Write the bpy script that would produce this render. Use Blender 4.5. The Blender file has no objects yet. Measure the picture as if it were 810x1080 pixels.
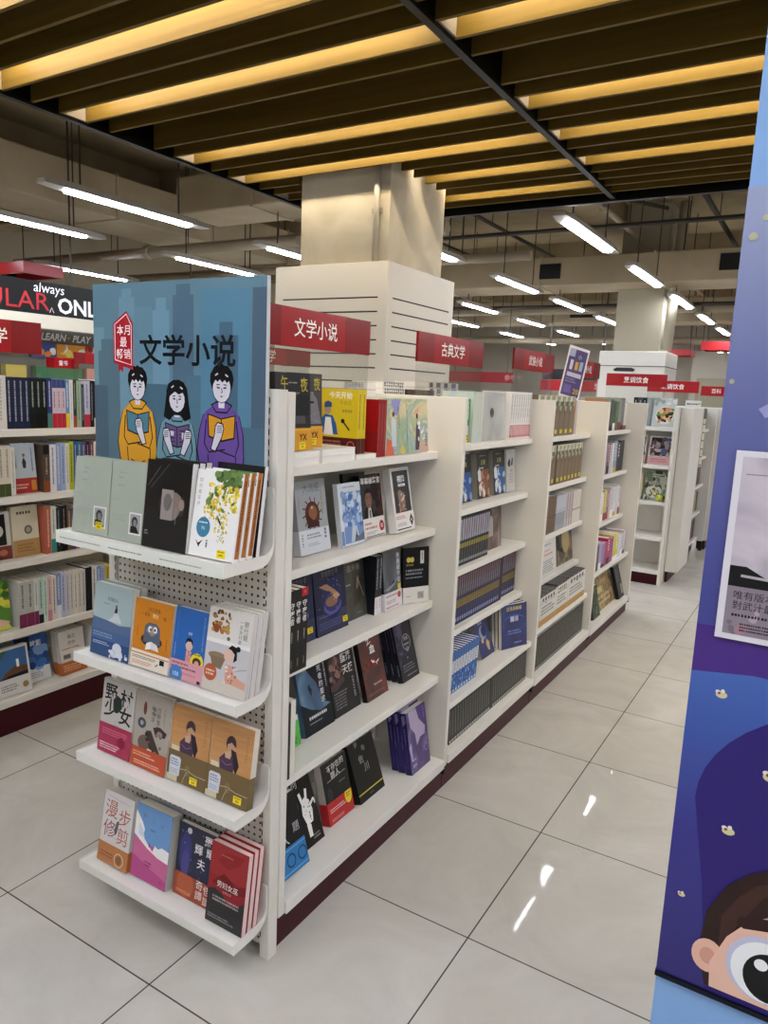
import bpy, math, random
from mathutils import Vector, Matrix
S = bpy.context.scene
COL = S.collection
R = math.radians
ORD = ("first second third fourth fifth sixth seventh eighth ninth tenth eleventh twelfth thirteenth fourteenth fifteenth sixteenth seventeenth eighteenth nineteenth twentieth "
       "twenty-first twenty-second twenty-third twenty-fourth twenty-fifth twenty-sixth twenty-seventh twenty-eighth twenty-ninth thirtieth thirty-first thirty-second thirty-third "
       "thirty-fourth thirty-fifth thirty-sixth thirty-seventh thirty-eighth thirty-ninth fortieth forty-first forty-second").split()

# ------------------------------------------------------------------ materials
def lin(h):
    r = []
    for i in (0, 2, 4):
        c = int(h[i:i + 2], 16) / 255
        r.append(c / 12.92 if c <= .04045 else ((c + .055) / 1.055) ** 2.4)
    return (*r, 1)
MATS = {}
def M(h, r=.45, metal=0., coat=0., n=0., ns=25., emit=0., bump=0.):
    k = (h, r, metal, coat, n, ns, emit, bump)
    if k in MATS: return MATS[k]
    m = bpy.data.materials.new('paint_' + h); m.use_nodes = True
    nt = m.node_tree; b = nt.nodes['Principled BSDF']
    c = lin(h)
    if max(c[:3]) < .16 and not emit: q = .5 + .5 * (max(c[:3]) / .16); c = (c[0] * q, c[1] * q, c[2] * q, 1)      # deep inks
    b.inputs['Base Color'].default_value = c
    if coat or r == .4: b.inputs['Specular IOR Level'].default_value = .22
    b.inputs['Roughness'].default_value = r; b.inputs['Metallic'].default_value = metal
    if coat: b.inputs['Coat Weight'].default_value = coat * .6; b.inputs['Coat Roughness'].default_value = .06
    if n or bump:
        tc = nt.nodes.new('ShaderNodeTexCoord'); nz = nt.nodes.new('ShaderNodeTexNoise')
        nz.inputs['Scale'].default_value = ns; nz.inputs['Detail'].default_value = 5
        nt.links.new(tc.outputs['Object'], nz.inputs['Vector'])
        if n:
            mx = nt.nodes.new('ShaderNodeMix'); mx.data_type = 'RGBA'
            mx.inputs['A'].default_value = (c[0] * (1 - n), c[1] * (1 - n), c[2] * (1 - n), 1)
            mx.inputs['B'].default_value = (min(1, c[0] * (1 + n)), min(1, c[1] * (1 + n)), min(1, c[2] * (1 + n)), 1)
            nt.links.new(nz.outputs['Fac'], mx.inputs['Factor']); nt.links.new(mx.outputs['Result'], b.inputs['Base Color'])
        if bump:
            bp = nt.nodes.new('ShaderNodeBump'); bp.inputs['Strength'].default_value = bump; bp.inputs['Distance'].default_value = .01
            nt.links.new(nz.outputs['Fac'], bp.inputs['Height']); nt.links.new(bp.outputs['Normal'], b.inputs['Normal'])
    if emit:
        b.inputs['Emission Color'].default_value = c; b.inputs['Emission Strength'].default_value = emit
    MATS[k] = m
    return m
def MN(name, stops, scale=10., r=.4, distort=0., detail=4., coat=0., stretch=(1, 1, 1), coord='Object'):
    """printed or natural mottled colour: noise through a colour ramp"""
    if name in MATS: return MATS[name]
    m = bpy.data.materials.new(name); m.use_nodes = True
    nt = m.node_tree; b = nt.nodes['Principled BSDF']; b.inputs['Roughness'].default_value = r
    if coat: b.inputs['Coat Weight'].default_value = coat
    tc = nt.nodes.new('ShaderNodeTexCoord'); mp = nt.nodes.new('ShaderNodeMapping'); mp.inputs['Scale'].default_value = stretch
    nz = nt.nodes.new('ShaderNodeTexNoise'); nz.inputs['Scale'].default_value = scale; nz.inputs['Detail'].default_value = detail
    nz.inputs['Distortion'].default_value = distort
    cr = nt.nodes.new('ShaderNodeValToRGB')
    e = cr.color_ramp.elements
    while len(e) < len(stops): e.new(.5)
    for i, (p, h) in enumerate(stops): e[i].position = p; e[i].color = lin(h)
    nt.links.new(tc.outputs[coord], mp.inputs['Vector']); nt.links.new(mp.outputs['Vector'], nz.inputs['Vector'])
    nt.links.new(nz.outputs['Fac'], cr.inputs['Fac']); nt.links.new(cr.outputs['Color'], b.inputs['Base Color'])
    MATS[name] = m
    return m
def MG(name, stops, axis, lo, hi, r=.4, coat=0.):
    """printed artwork whose ink runs from one colour to another along one axis of the object"""
    if name in MATS: return MATS[name]
    m = bpy.data.materials.new(name); m.use_nodes = True
    nt = m.node_tree; b = nt.nodes['Principled BSDF']; b.inputs['Roughness'].default_value = r
    if coat: b.inputs['Coat Weight'].default_value = coat
    tc = nt.nodes.new('ShaderNodeTexCoord'); sp = nt.nodes.new('ShaderNodeSeparateXYZ'); mr = nt.nodes.new('ShaderNodeMapRange')
    mr.inputs['From Min'].default_value = lo; mr.inputs['From Max'].default_value = hi
    cr = nt.nodes.new('ShaderNodeValToRGB'); e = cr.color_ramp.elements
    while len(e) < len(stops): e.new(.5)
    for i, (p, h) in enumerate(stops): e[i].position = p; e[i].color = lin(h)
    nt.links.new(tc.outputs['Object'], sp.inputs['Vector']); nt.links.new(sp.outputs[axis], mr.inputs['Value'])
    nt.links.new(mr.outputs['Result'], cr.inputs['Fac']); nt.links.new(cr.outputs['Color'], b.inputs['Base Color'])
    MATS[name] = m
    return m
def glass_mat():
    m = bpy.data.materials.new('clear_acrylic'); m.use_nodes = True
    nt = m.node_tree; nt.nodes.clear()
    o = nt.nodes.new('ShaderNodeOutputMaterial'); t = nt.nodes.new('ShaderNodeBsdfTransparent'); g = nt.nodes.new('ShaderNodeBsdfGlossy')
    t.inputs['Color'].default_value = (.93, .94, .93, 1); g.inputs['Roughness'].default_value = .05
    lw = nt.nodes.new('ShaderNodeLayerWeight'); lw.inputs['Blend'].default_value = .5
    f = nt.nodes.new('ShaderNodeMapRange'); f.inputs['To Min'].default_value = .03; f.inputs['To Max'].default_value = .22; nt.links.new(lw.outputs['Facing'], f.inputs['Value'])
    x = nt.nodes.new('ShaderNodeMixShader')
    nt.links.new(f.outputs['Result'], x.inputs['Fac']); nt.links.new(t.outputs[0], x.inputs[1]); nt.links.new(g.outputs[0], x.inputs[2])
    nt.links.new(x.outputs[0], o.inputs['Surface'])
    return m
ACRYL = glass_mat()
def red_acrylic():
    m = bpy.data.materials.new('red_acrylic'); m.use_nodes = True
    b = m.node_tree.nodes['Principled BSDF']; b.inputs['Base Color'].default_value = lin('9c1019'); b.inputs['Roughness'].default_value = .2
    return m
REDA = red_acrylic()
def wrap_mat():
    m = glass_mat(); m.name = 'crinkled_film'; nt = m.node_tree
    tc = nt.nodes.new('ShaderNodeTexCoord'); nz = nt.nodes.new('ShaderNodeTexNoise'); nz.inputs['Scale'].default_value = 22; nz.inputs['Distortion'].default_value = 1.2; nz.inputs['Detail'].default_value = 3
    bp = nt.nodes.new('ShaderNodeBump'); bp.inputs['Strength'].default_value = .35; bp.inputs['Distance'].default_value = .004
    nt.links.new(tc.outputs['Object'], nz.inputs['Vector']); nt.links.new(nz.outputs['Fac'], bp.inputs['Height'])
    for n in nt.nodes:
        if n.type == 'BSDF_GLOSSY': nt.links.new(bp.outputs['Normal'], n.inputs['Normal']); n.inputs['Roughness'].default_value = .08
        if n.type == 'BSDF_TRANSPARENT': n.inputs['Color'].default_value = (.98, .98, .98, 1)
    return m
WRAP = wrap_mat()

# ------------------------------------------------------------------ geometry
class MB:
    def __init__(s): s.v = []; s.f = []; s.m = []; s.mats = []
    def mi(s, mat):
        if isinstance(mat, str): mat = M(mat)
        if mat not in s.mats: s.mats.append(mat)
        return s.mats.index(mat)
    def poly(s, pts, mat):
        b = len(s.v); s.v += [tuple(p) for p in pts]; s.f.append(tuple(range(b, b + len(pts)))); s.m.append(s.mi(mat))
    def tris(s, pts, faces, mat):
        b = len(s.v); s.v += [tuple(p) for p in pts]; k = s.mi(mat)
        for f in faces: s.f.append(tuple(b + i for i in f)); s.m.append(k)
    def box(s, a, c, mat, skip=()):
        x0, y0, z0 = [min(p, q) for p, q in zip(a, c)]; x1, y1, z1 = [max(p, q) for p, q in zip(a, c)]
        p = [(x0, y0, z0), (x1, y0, z0), (x1, y1, z0), (x0, y1, z0), (x0, y0, z1), (x1, y0, z1), (x1, y1, z1), (x0, y1, z1)]
        s.tris(p, [(3, 2, 1, 0), (4, 5, 6, 7), (0, 1, 5, 4), (1, 2, 6, 5), (2, 3, 7, 6), (3, 0, 4, 7)], mat)
        return s
    def extrude(s, prof, fn, a, b, mat):
        """closed profile of (p,q), fn(p,q,t) -> xyz, from t=a to t=b"""
        n = len(prof); P = [fn(p, q, a) for p, q in prof] + [fn(p, q, b) for p, q in prof]
        s.tris(P, [tuple(range(n))[::-1], tuple(range(n, 2 * n))] + [(i, (i + 1) % n, n + (i + 1) % n, n + i) for i in range(n)], mat)
        return s
    def cyl(s, p0, p1, r, mat, n=10, r1=None):
        p0 = Vector(p0); p1 = Vector(p1); d = (p1 - p0).normalized(); a = d.orthogonal().normalized(); b = d.cross(a)
        P = []
        for p, q in ((p0, r), (p1, r if r1 is None else r1)):
            for i in range(n):
                t = 2 * math.pi * i / n; P.append(p + (a * math.cos(t) + b * math.sin(t)) * q)
        s.tris(P, [tuple(range(n))[::-1], tuple(range(n, 2 * n))] + [(i, (i + 1) % n, n + (i + 1) % n, n + i) for i in range(n)], mat)
        return s
    def build(s, name, parent=None, loc=(0, 0, 0), rot=(0, 0, 0), bevel=0, smooth=False):
        me = bpy.data.meshes.new(name); me.from_pydata(s.v, [], s.f)
        for m in s.mats: me.materials.append(m)
        me.polygons.foreach_set('material_index', s.m)
        if smooth: me.polygons.foreach_set('use_smooth', [len(f) == 4 for f in s.f])
        me.update()
        o = bpy.data.objects.new(name, me); COL.objects.link(o)
        o.location = loc; o.rotation_euler = rot
        if parent: o.parent = parent
        if bevel:
            b = o.modifiers.new('edge', 'BEVEL'); b.width = bevel; b.segments = 2; b.limit_method = 'ANGLE'; b.angle_limit = R(50)
        return o
USED = {}
def tag(o, label, cat, group=None):
    k = label.lower()
    if k in USED: print('DUPLABEL', label)
    USED[k] = 1
    n = len(label.split())
    if n < 4 or n > 16: print('LABELLEN', n, label)
    o['label'] = label; o['category'] = cat
    if group: o['group'] = group
    return o
def empty(name, loc=(0, 0, 0), rz=0):
    o = bpy.data.objects.new(name, None); COL.objects.link(o); o.location = loc; o.rotation_euler = (0, 0, rz); o.empty_display_size = .1
    return o
def struct(o): o['kind'] = 'structure'; return o
def copytree(o, parent=None):
    c = o.copy(); COL.objects.link(c)
    if parent: c.parent = parent
    for ch in list(o.children): copytree(ch, c)
    return c

# ------------------------------------------------------------------ lettering
_tc = {}
def glyph(ch, bold=0., shear=0.):
    k = (ch, bold, shear)
    if k in _tc: return _tc[k]
    c = bpy.data.curves.new('lettering', 'FONT'); c.body = ch; c.size = 1; c.resolution_u = 2; c.offset = bold; c.shear = shear
    o = bpy.data.objects.new('lettering', c); COL.objects.link(o)
    dg = bpy.context.evaluated_depsgraph_get(); dg.update()
    me = bpy.data.meshes.new_from_object(o.evaluated_get(dg))
    v = [(p.co.x, p.co.y) for p in me.vertices]; f = [tuple(p.vertices) for p in me.polygons]
    bpy.data.objects.remove(o); bpy.data.curves.remove(c); bpy.data.meshes.remove(me)
    if v:
        x0 = min(p[0] for p in v); x1 = max(p[0] for p in v); y0 = min(p[1] for p in v); y1 = max(p[1] for p in v)
    else: x0 = x1 = y0 = y1 = 0
    _tc[k] = (v, f, x0, x1, y0, y1)
    return _tc[k]
def art(mb, items, w, h, fm0, seed=1, clip=True):
    """prints flat artwork on a face of size w x h; fm(x, y, layer) -> xyz"""
    rnd = random.Random(seed); ly = 0
    fm = (lambda a, b, l: fm0(min(max(a, 0), w), min(max(b, 0), h), l)) if clip else fm0      # ink stays on its face
    for it in items:
        k = it[0]; ly += 1
        if k == 'R':
            _, a, b, c, d, m = it; mb.poly([fm(a * w, b * h, ly), fm(c * w, b * h, ly), fm(c * w, d * h, ly), fm(a * w, d * h, ly)], m)
        elif k == 'E':
            _, a, b, ru, rv, m = it[:6]; n = 24 if ru * w > .01 else 12
            mb.poly([fm((a + ru * math.cos(t)) * w, b * h + rv * w * math.sin(t), ly) for t in [2 * math.pi * i / n for i in range(n)]], m)
        elif k == 'O':      # ring
            _, a, b, ru, th, m = it; n = 28
            P = [fm((a + q * math.cos(t)) * w, b * h + q * w * math.sin(t), ly) for q in (ru, ru - th) for t in [2 * math.pi * i / n for i in range(n)]]
            mb.tris(P, [(i, (i + 1) % n, n + (i + 1) % n, n + i) for i in range(n)], m)
        elif k == 'P':
            mb.poly([fm(a * w, b * h, ly) for a, b in it[1]], it[2])
        elif k == 'K':      # stroke along points, width relative to w
            pts = [Vector((a * w, b * h)) for a, b in it[1]]; wd = it[3] * w / 2
            L = []; Rr = []
            for i, p in enumerate(pts):
                d = (pts[min(i + 1, len(pts) - 1)] - pts[max(i - 1, 0)]).normalized(); nn = Vector((-d.y, d.x)) * wd
                L.append(p + nn); Rr.append(p - nn)
            P = [fm(p.x, p.y, ly) for p in L + Rr]; n = len(pts)
            mb.tris(P, [(n + i, n + i + 1, i + 1, i) for i in range(n - 1)], it[2])
        elif k == 'T':      # ('T', text, cu, cv, char height / h, colour, {v: vertical, b: bold, s: shear, sp: spacing, rot, sx})
            _, s, cu, cv, sz, m = it[:6]; op = it[6] if len(it) > 6 else {}
            sz = sz * h; bold = op.get('b', 0.); sx = op.get('sx', 1.); ro = R(op.get('rot', 0))
            if op.get('v'):
                chars = list(s); st = sz * op.get('sp', 1.05); y = st * (len(chars) - 1) / 2; pl = []
                for c in chars: pl.append((c, 0, y)); y -= st
            else:
                pl = [(s, 0, 0)]
            for c, ox, oy in pl:
                g = glyph(c, bold, op.get('s', 0.))
                if not g[0]: continue
                cx = (g[2] + g[3]) / 2; cy = .36
                P = []
                for x, y in g[0]:
                    X = (x - cx) * sz * sx + ox; Y = (y - cy) * sz + oy
                    X, Y = X * math.cos(ro) - Y * math.sin(ro), X * math.sin(ro) + Y * math.cos(ro)
                    P.append(fm(cu * w + X, cv * h + Y, ly))
                mb.tris(P, g[1], m)
        elif k in 'LV':     # lines (L) or columns (V) of tiny unreadable print
            _, a, b, c, d, n, m = it
            for i in range(n):
                if k == 'L':
                    y0 = b + (d - b) * (i + .2) / n; y1 = b + (d - b) * (i + .75) / n; x = a; e = c - rnd.random() * (c - a) * .25
                    st = (y1 - y0) * h / w
                    while x < e:
                        q = min(e, x + st * (.55 + .4 * rnd.random())); mb.poly([fm(x * w, y0 * h, ly), fm(q * w, y0 * h, ly), fm(q * w, y1 * h, ly), fm(x * w, y1 * h, ly)], m); x += st * 1.15
                else:
                    x0 = a + (c - a) * (i + .2) / n; x1 = a + (c - a) * (i + .75) / n; y = d; e = b + rnd.random() * (d - b) * .25
                    st = (x1 - x0) * w / h
                    while y > e:
                        q = max(e, y - st * (.55 + .4 * rnd.random())); mb.poly([fm(x0 * w, q * h, ly), fm(x1 * w, q * h, ly), fm(x1 * w, y * h, ly), fm(x0 * w, y * h, ly)], m); y -= st * 1.15
        elif k == 'S':      # scattered dabs
            _, a, b, c, d, n, sz, cols, sd = it; r2 = random.Random(sd)
            for i in range(n):
                x = (a + (c - a) * r2.random()) * w; y = (b + (d - b) * r2.random()) * h; q = sz * w * (.5 + r2.random()); t0 = r2.random() * 6; el = .5 + r2.random() * .5
                mb.poly([fm(x + q * math.cos(t) * math.cos(t0) - q * el * math.sin(t) * math.sin(t0), y + q * math.cos(t) * math.sin(t0) + q * el * math.sin(t) * math.cos(t0), ly + i * .01) for t in [math.pi * j / 4 for j in range(8)]], cols[i % len(cols)])
EPS = 2.5e-5
def face_front(y): return lambda a, b, l: (a, y - EPS * (l + 1), b)

# ------------------------------------------------------------------ books
PAGE = M('ece6d8', .8, n=.04, ns=120)
PAGEW = M('f2efe8', .8, n=.04, ns=120)
_bm = {}
def book_make(w, H, t, col, items, spine='L', spc=None, spart=(), band=None, sticker=None, pages=None, r=.35, coat=.3, wrap=False):
    """a book standing with its front cover towards -y; origin at the cover's lower corner"""
    bt = .0012; cm = M(col, r, coat=coat) if isinstance(col, str) else col; sm = cm if spc is None else (M(spc, r, coat=coat) if isinstance(spc, str) else spc)
    mb = MB()
    mb.box((0, 0, 0), (w, bt, H), cm); mb.box((0, t - bt, 0), (w, t, H), cm)
    if spine == 'L': mb.box((0, bt, 0), (bt, t - bt, H), sm)
    else: mb.box((w - bt, bt, 0), (w, t - bt, H), sm)
    art(mb, items, w, H, face_front(0), seed=len(items) + int(w * 1e4))
    if spine == 'L': art(mb, spart, t, H, lambda a, b, l: (-EPS * (l + 1), t - a, b))
    else: art(mb, spart, t, H, lambda a, b, l: (w + EPS * (l + 1), a, b))
    root = mb.build('book')
    x0, x1 = (bt, w - .001) if spine == 'L' else (.001, w - bt)
    MB().box((x0, bt, .001), (x1, t - bt, H - .001), pages or PAGE).build('pages', root)
    if band:
        bh, bc, bit = band; bm = M(bc, r, coat=coat) if isinstance(bc, str) else bc
        b = MB(); e = .0006; b.box((-e, -e - .0012, 0), (w + e, -.0012, bh * H), bm)
        b.box((-e, t, 0), (w + e, t + e, bh * H), bm)
        if spine == 'L': b.box((-2 * e, -.0012, 0), (-e, t, bh * H), bm)
        else: b.box((w + e, -.0012, 0), (w + 2 * e, t, bh * H), bm)
        art(b, bit, w, bh * H, face_front(-e - .0012), seed=7)
        b.build('paper_band', root)
    if wrap or coat >= 1:
        e = .0006; MB().box((-e, -.0019, .0001), (w + e, t + .0004, H + .001), WRAP).build('plastic_wrap', root)
    if sticker:
        su, sv = sticker; s = MB(); sw, sh = .026, .018
        y = -.0022 if band else -.0014
        s.box((su * w - sw / 2, y - .0002, sv * H - sh / 2), (su * w + sw / 2, y, sv * H + sh / 2), 'f2dc12')
        art(s, [('L', .12, .62, .9, .92, 1, '55481a'), ('T', '20%', .5, .36, .42, '3a3208', dict(b=.02))], sw, sh, lambda a, b, l: (a + su * w - sw / 2, y - .0002 - EPS * (l + 1), b + sv * H - sh / 2))
        s.build('price_sticker', root)
    return root
def book(label, loc, w, H, t, col, items=(), yaw=0, lean=8, n=1, labels=None, group=None, gap=.0026, roll=0, **kw):
    th = R(lean)
    o = book_make(w, H, t, col, items, **kw)
    back = Vector((-math.sin(R(yaw)), math.cos(R(yaw)), 0)); out = []
    bt = t + (.0008 if kw.get('band') else 0)
    for k in range(n):
        b = o if k == 0 else copytree(o)
        b.location = Vector(loc) + back * (k * (bt + gap) / math.cos(th)) + Vector((0, 0, bt * math.sin(th) + .0003))
        b.rotation_euler = (-th, R(roll), R(yaw))
        tag(b, label if k == 0 else labels[k - 1], 'book', group); out.append(b)
    return out
_sp = {}
def spine_mesh(t, H, d, col, items, cov=(), r=.38):
    k = (round(t, 4), round(H, 4), round(d, 4), str(col), str(items), str(cov))
    if k in _sp: return _sp[k]
    cm = M(col, r, coat=.2) if isinstance(col, str) else col; bt = .0012; mb = MB()
    mb.box((0, 0, 0), (t, bt, H), cm); mb.box((0, bt, 0), (bt, d, H), cm); mb.box((t - bt, bt, 0), (t, d, H), cm)
    mb.box((bt, bt, .001), (t - bt, d - .001, H - .002), PAGE)
    art(mb, items, t, H, face_front(0), seed=3)
    if cov: art(mb, cov, d, H, lambda a, b, l: (-EPS * (l + 1), d - a, b), seed=5)     # the cover on the side of small x
    o = mb.build('book'); _sp[k] = o.data; bpy.data.objects.remove(o)
    return _sp[k]
def row(base, yaw, specs, lean=0., gap=.0006, group=None, depth=.14):
    """books standing side by side, spines out, from base along the local x axis. spec: (t, H, colour, items, label[, dict(d, lean, dy, gap, cov)])"""
    x = 0.; ax = Vector((math.cos(R(yaw)), math.sin(R(yaw)), 0)); ay = Vector((-math.sin(R(yaw)), math.cos(R(yaw)), 0))
    for sp in specs:
        t, H, c, it, lb = sp[:5]; op = sp[5] if len(sp) > 5 else {}
        d = op.get('d', depth); ph = R(op.get('lean', lean)); x += op.get('gap', 0)
        o = bpy.data.objects.new('book', spine_mesh(t, H, d, c, it, op.get('cov', ()))); COL.objects.link(o)
        o.location = Vector(base) + ax * x + ay * op.get('dy', 0) + Vector((0, 0, max(0, t * math.sin(ph)) + .0003)); o.rotation_euler = (0, ph, R(yaw))
        tag(o, lb, 'book', op.get('group', group))
        x += t / math.cos(ph) + gap
    return x
def pile(base, yaw, n, w, d, t, col, items, label, group, pages=PAGEW, jitter=.006, seed=1):
    """books lying flat on one another, long edge along local x; label takes the book's place in the pile"""
    rnd = random.Random(seed); z = base[2] + .0003; bt = .0012
    for k in range(n):
        c = col[k % len(col)] if isinstance(col, (list, tuple)) else col; cm = M(c, .4, coat=.2) if isinstance(c, str) else c
        mb = MB(); mb.box((0, 0, 0), (w, d, bt), cm); mb.box((0, 0, t - bt), (w, d, t), cm); mb.box((0, d - bt, bt), (w, d, t - bt), cm)
        mb.box((.001, .001, bt), (w - .001, d - bt, t - bt), pages)
        if items:
            art(mb, items, w, t, face_front(0), seed=k)
        o = mb.build('book', loc=(base[0] + rnd.uniform(-1, 1) * jitter * .5, base[1] + rnd.uniform(-1, 1) * jitter * .5, z), rot=(0, 0, R(yaw + rnd.uniform(-1, 1) * jitter * 100)))
        tag(o, label(k), 'book', group); z += t + .0003
    return z
EXPO = 0.75
# ------------------------------------------------------------------ setting
WHITE = M('e6e3dc', .42, n=.03, ns=9)
WHITEB = M('dedad1', .5, n=.04, ns=6)
MAROON = M('4a0d1a', .4, n=.05)
BLACK = M('0b0b0c', .5)
def floor_mat():
    m = bpy.data.materials.new('polished_tile'); m.use_nodes = True
    nt = m.node_tree; b = nt.nodes['Principled BSDF']; N = nt.nodes.new; L = nt.links.new
    tc = N('ShaderNodeTexCoord'); br = N('ShaderNodeTexBrick'); mp = N('ShaderNodeMapping')
    mp.inputs['Location'].default_value = (.693, -1.108 + .6, 0)
    br.offset = 0; br.squash = 1
    br.inputs['Scale'].default_value = 1; br.inputs['Brick Width'].default_value = .6; br.inputs['Row Height'].default_value = .602
    br.inputs['Mortar Size'].default_value = .0022; br.inputs['Mortar Smooth'].default_value = .1; br.inputs['Bias'].default_value = 0
    br.inputs['Color1'].default_value = lin('c9c5bd'); br.inputs['Color2'].default_value = lin('c5c1b8'); br.inputs['Mortar'].default_value = lin('554c44')
    L(tc.outputs['Object'], mp.inputs['Vector']); L(mp.outputs['Vector'], br.inputs['Vector'])
    n1 = N('ShaderNodeTexNoise'); n1.inputs['Scale'].default_value = 2.6; n1.inputs['Detail'].default_value = 7; n1.inputs['Distortion'].default_value = 1.4; n1.inputs['Roughness'].default_value = .62
    L(tc.outputs['Object'], n1.inputs['Vector'])
    cr = N('ShaderNodeValToRGB'); cr.color_ramp.elements[0].position = .3; cr.color_ramp.elements[0].color = (.86, .85, .83, 1); cr.color_ramp.elements[1].position = .7; cr.color_ramp.elements[1].color = (1.04, 1.04, 1.04, 1)
    L(n1.outputs['Fac'], cr.inputs['Fac'])
    mx = N('ShaderNodeMix'); mx.data_type = 'RGBA'; mx.blend_type = 'MULTIPLY'; mx.inputs['Factor'].default_value = 1
    L(br.outputs['Color'], mx.inputs['A']); L(cr.outputs['Color'], mx.inputs['B']); L(mx.outputs['Result'], b.inputs['Base Color'])
    rr = N('ShaderNodeMapRange'); rr.inputs['To Min'].default_value = .035; rr.inputs['To Max'].default_value = .7
    L(br.outputs['Fac'], rr.inputs['Value']); L(rr.outputs['Result'], b.inputs['Roughness'])
    b.inputs['Specular IOR Level'].default_value = .1
    return m
RX0, RX1, RY0, RY1, CZ = -10., 4., -3.5, 17.5, 3.75
struct(MB().box((RX0, RY0, -.1), (RX1, RY1, 0), floor_mat()).build('floor'))
CONC = MN('raw_concrete', [(.25, '83735a'), (.5, '988868'), (.75, 'a89777')], 1.6, .9, .6, 6)
CONCB = MN('beam_concrete', [(.25, '807058'), (.5, '958567'), (.75, 'a49476')], 2.2, .9, .4, 6)
DUCT = MN('dull_duct_metal', [(.3, '9a8c72'), (.7, 'b3a488')], 1.5, .6, .3, 5)
PIPE = M('9a8e78', .6, n=.1, ns=6); PIPED = M('3d352b', .6, n=.1)
mb = MB().box((RX0, RY0, CZ), (RX1, RY1, CZ + .1), CONC)
for y in (-1.6, 1.2, 6.2, 11.2, 15.6): mb.box((RX0, y - .2, CZ - .32), (RX1, y + .2, CZ), CONCB)
for x in (-6.9, -2.57, 1.9): mb.box((x - .22, RY0, CZ - .24), (x + .22, RY1, CZ), CONCB)
struct(mb.build('ceiling'))
WALLP = M('a09580', .8, n=.05, ns=2)
for nm, a, b, m in (('wall_back', (RX0, RY1, 0), (RX1, RY1 + .1, CZ), M('a49d8f', .8, n=.04, ns=2)), ('wall_left', (RX0 - .1, RY0, 0), (RX0, RY1, CZ), WALLP),
                    ('wall_right', (RX1, RY0, 0), (RX1 + .1, RY1, CZ), WALLP), ('wall_front', (RX0, RY0 - .1, 0), (RX1, RY0, CZ), WALLP)):
    struct(MB().box(a, b, m).build(nm))
# a lighter partition standing out from the back wall, with a pale door
struct(MB().box((-2.7, 17.0, 0), (1.2, RY1, 2.6), M('b9b3a6', .8, n=.03)).build('wall_partition'))
struct(MB().box((-2.57, 16.96, 0), (-1.8, 17.0, 2.03), M('9d957f', .6)).build('door_1'))

# concrete column, rising through the slatted canopy, with slatwall cladding round its foot
mb = MB().box((-2.88, 3.686, 0), (-2.258, 4.345, CZ), MN('plastered_concrete', [(.25, 'b5ab94'), (.5, 'c6bda8'), (.8, 'd2cab8')], 3.5, .8, .8, 7))
struct(mb.build('column'))
c = empty('column_conduit', (-2.335, 3.668, 2.2)); tag(c, 'thin pale conduit running up the plastered face of the column', 'pipe')
MB().cyl((0, 0, 0), (0, 0, .62), .017, M('bdb5a5', .5), 10).build('tube', c, smooth=True)
MB().box((-.03, -.002, .28), (.03, .017, .305), M('a69d8d', .5)).build('clip', c)
cl = empty('slatwall_cladding', (-2.6, 4.0, 0)); tag(cl, 'white slatwall cladding with dark horizontal grooves boxed round the concrete column', 'wall panel')
KX0, KX1, KY0, KY1, KZ = -3.0 + 2.6, -2.2 + 2.6, 3.6 - 4.0, 4.43 - 4.0, 2.204
GROOVE = M('1c1814', .7)
CLW = M('d8d4cb', .45, n=.02, ns=5)
def clad(name, a, b, ax):
    mb = MB(); mb.box(a, b, CLW)
    for k in range(24):
        z = 2.01 - .078 * k
        if z < .15: break
        if ax == 'x':
            for s in (a[1] - .0006,) if a[1] < 0 else (b[1] + .0006,):
                mb.poly([(KX0 + .06, s, z - .004), (KX1 - .06, s, z - .004), (KX1 - .06, s, z + .004), (KX0 + .06, s, z + .004)], GROOVE)
        else:
            s = b[0] + .0006 if a[0] > 0 else a[0] - .0006
            mb.poly([(s, KY0 + .06, z - .004), (s, KY1 - .06, z - .004), (s, KY1 - .06, z + .004), (s, KY0 + .06, z + .004)], GROOVE)
    mb.build(name, cl, bevel=.002)
clad('front_panel', (KX0, KY0, .1), (KX1, KY0 + .03, KZ), 'x')
clad('back_panel', (KX0, KY1 - .03, .1), (KX1, KY1, KZ), 'x')
clad('side_panel', (KX1 - .03, KY0 + .031, .1), (KX1, KY1 - .031, KZ), 'y')
clad('side_panel', (KX0, KY0 + .031, .1), (KX0 + .03, KY1 - .031, KZ), 'y')
mb = MB(); mb.box((KX0 + .03, KY0 + .031, KZ - .02), (KX1 - .031, KY0 + .085, KZ), CLW); mb.box((KX0 + .03, KY1 - .085, KZ - .02), (KX1 - .031, KY1 - .031, KZ), CLW)
mb.box((KX1 - .056, KY0 + .086, KZ - .02), (KX1 - .031, KY1 - .086, KZ), CLW); mb.box((KX0 + .031, KY0 + .086, KZ - .02), (KX0 + .118, KY1 - .086, KZ), CLW)
mb.build('top_cap', cl)
MB().box((KX0 + .01, KY0 + .01, 0), (KX1 - .01, KY0 + .02, .1), MAROON).build('plinth', cl)

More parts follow.
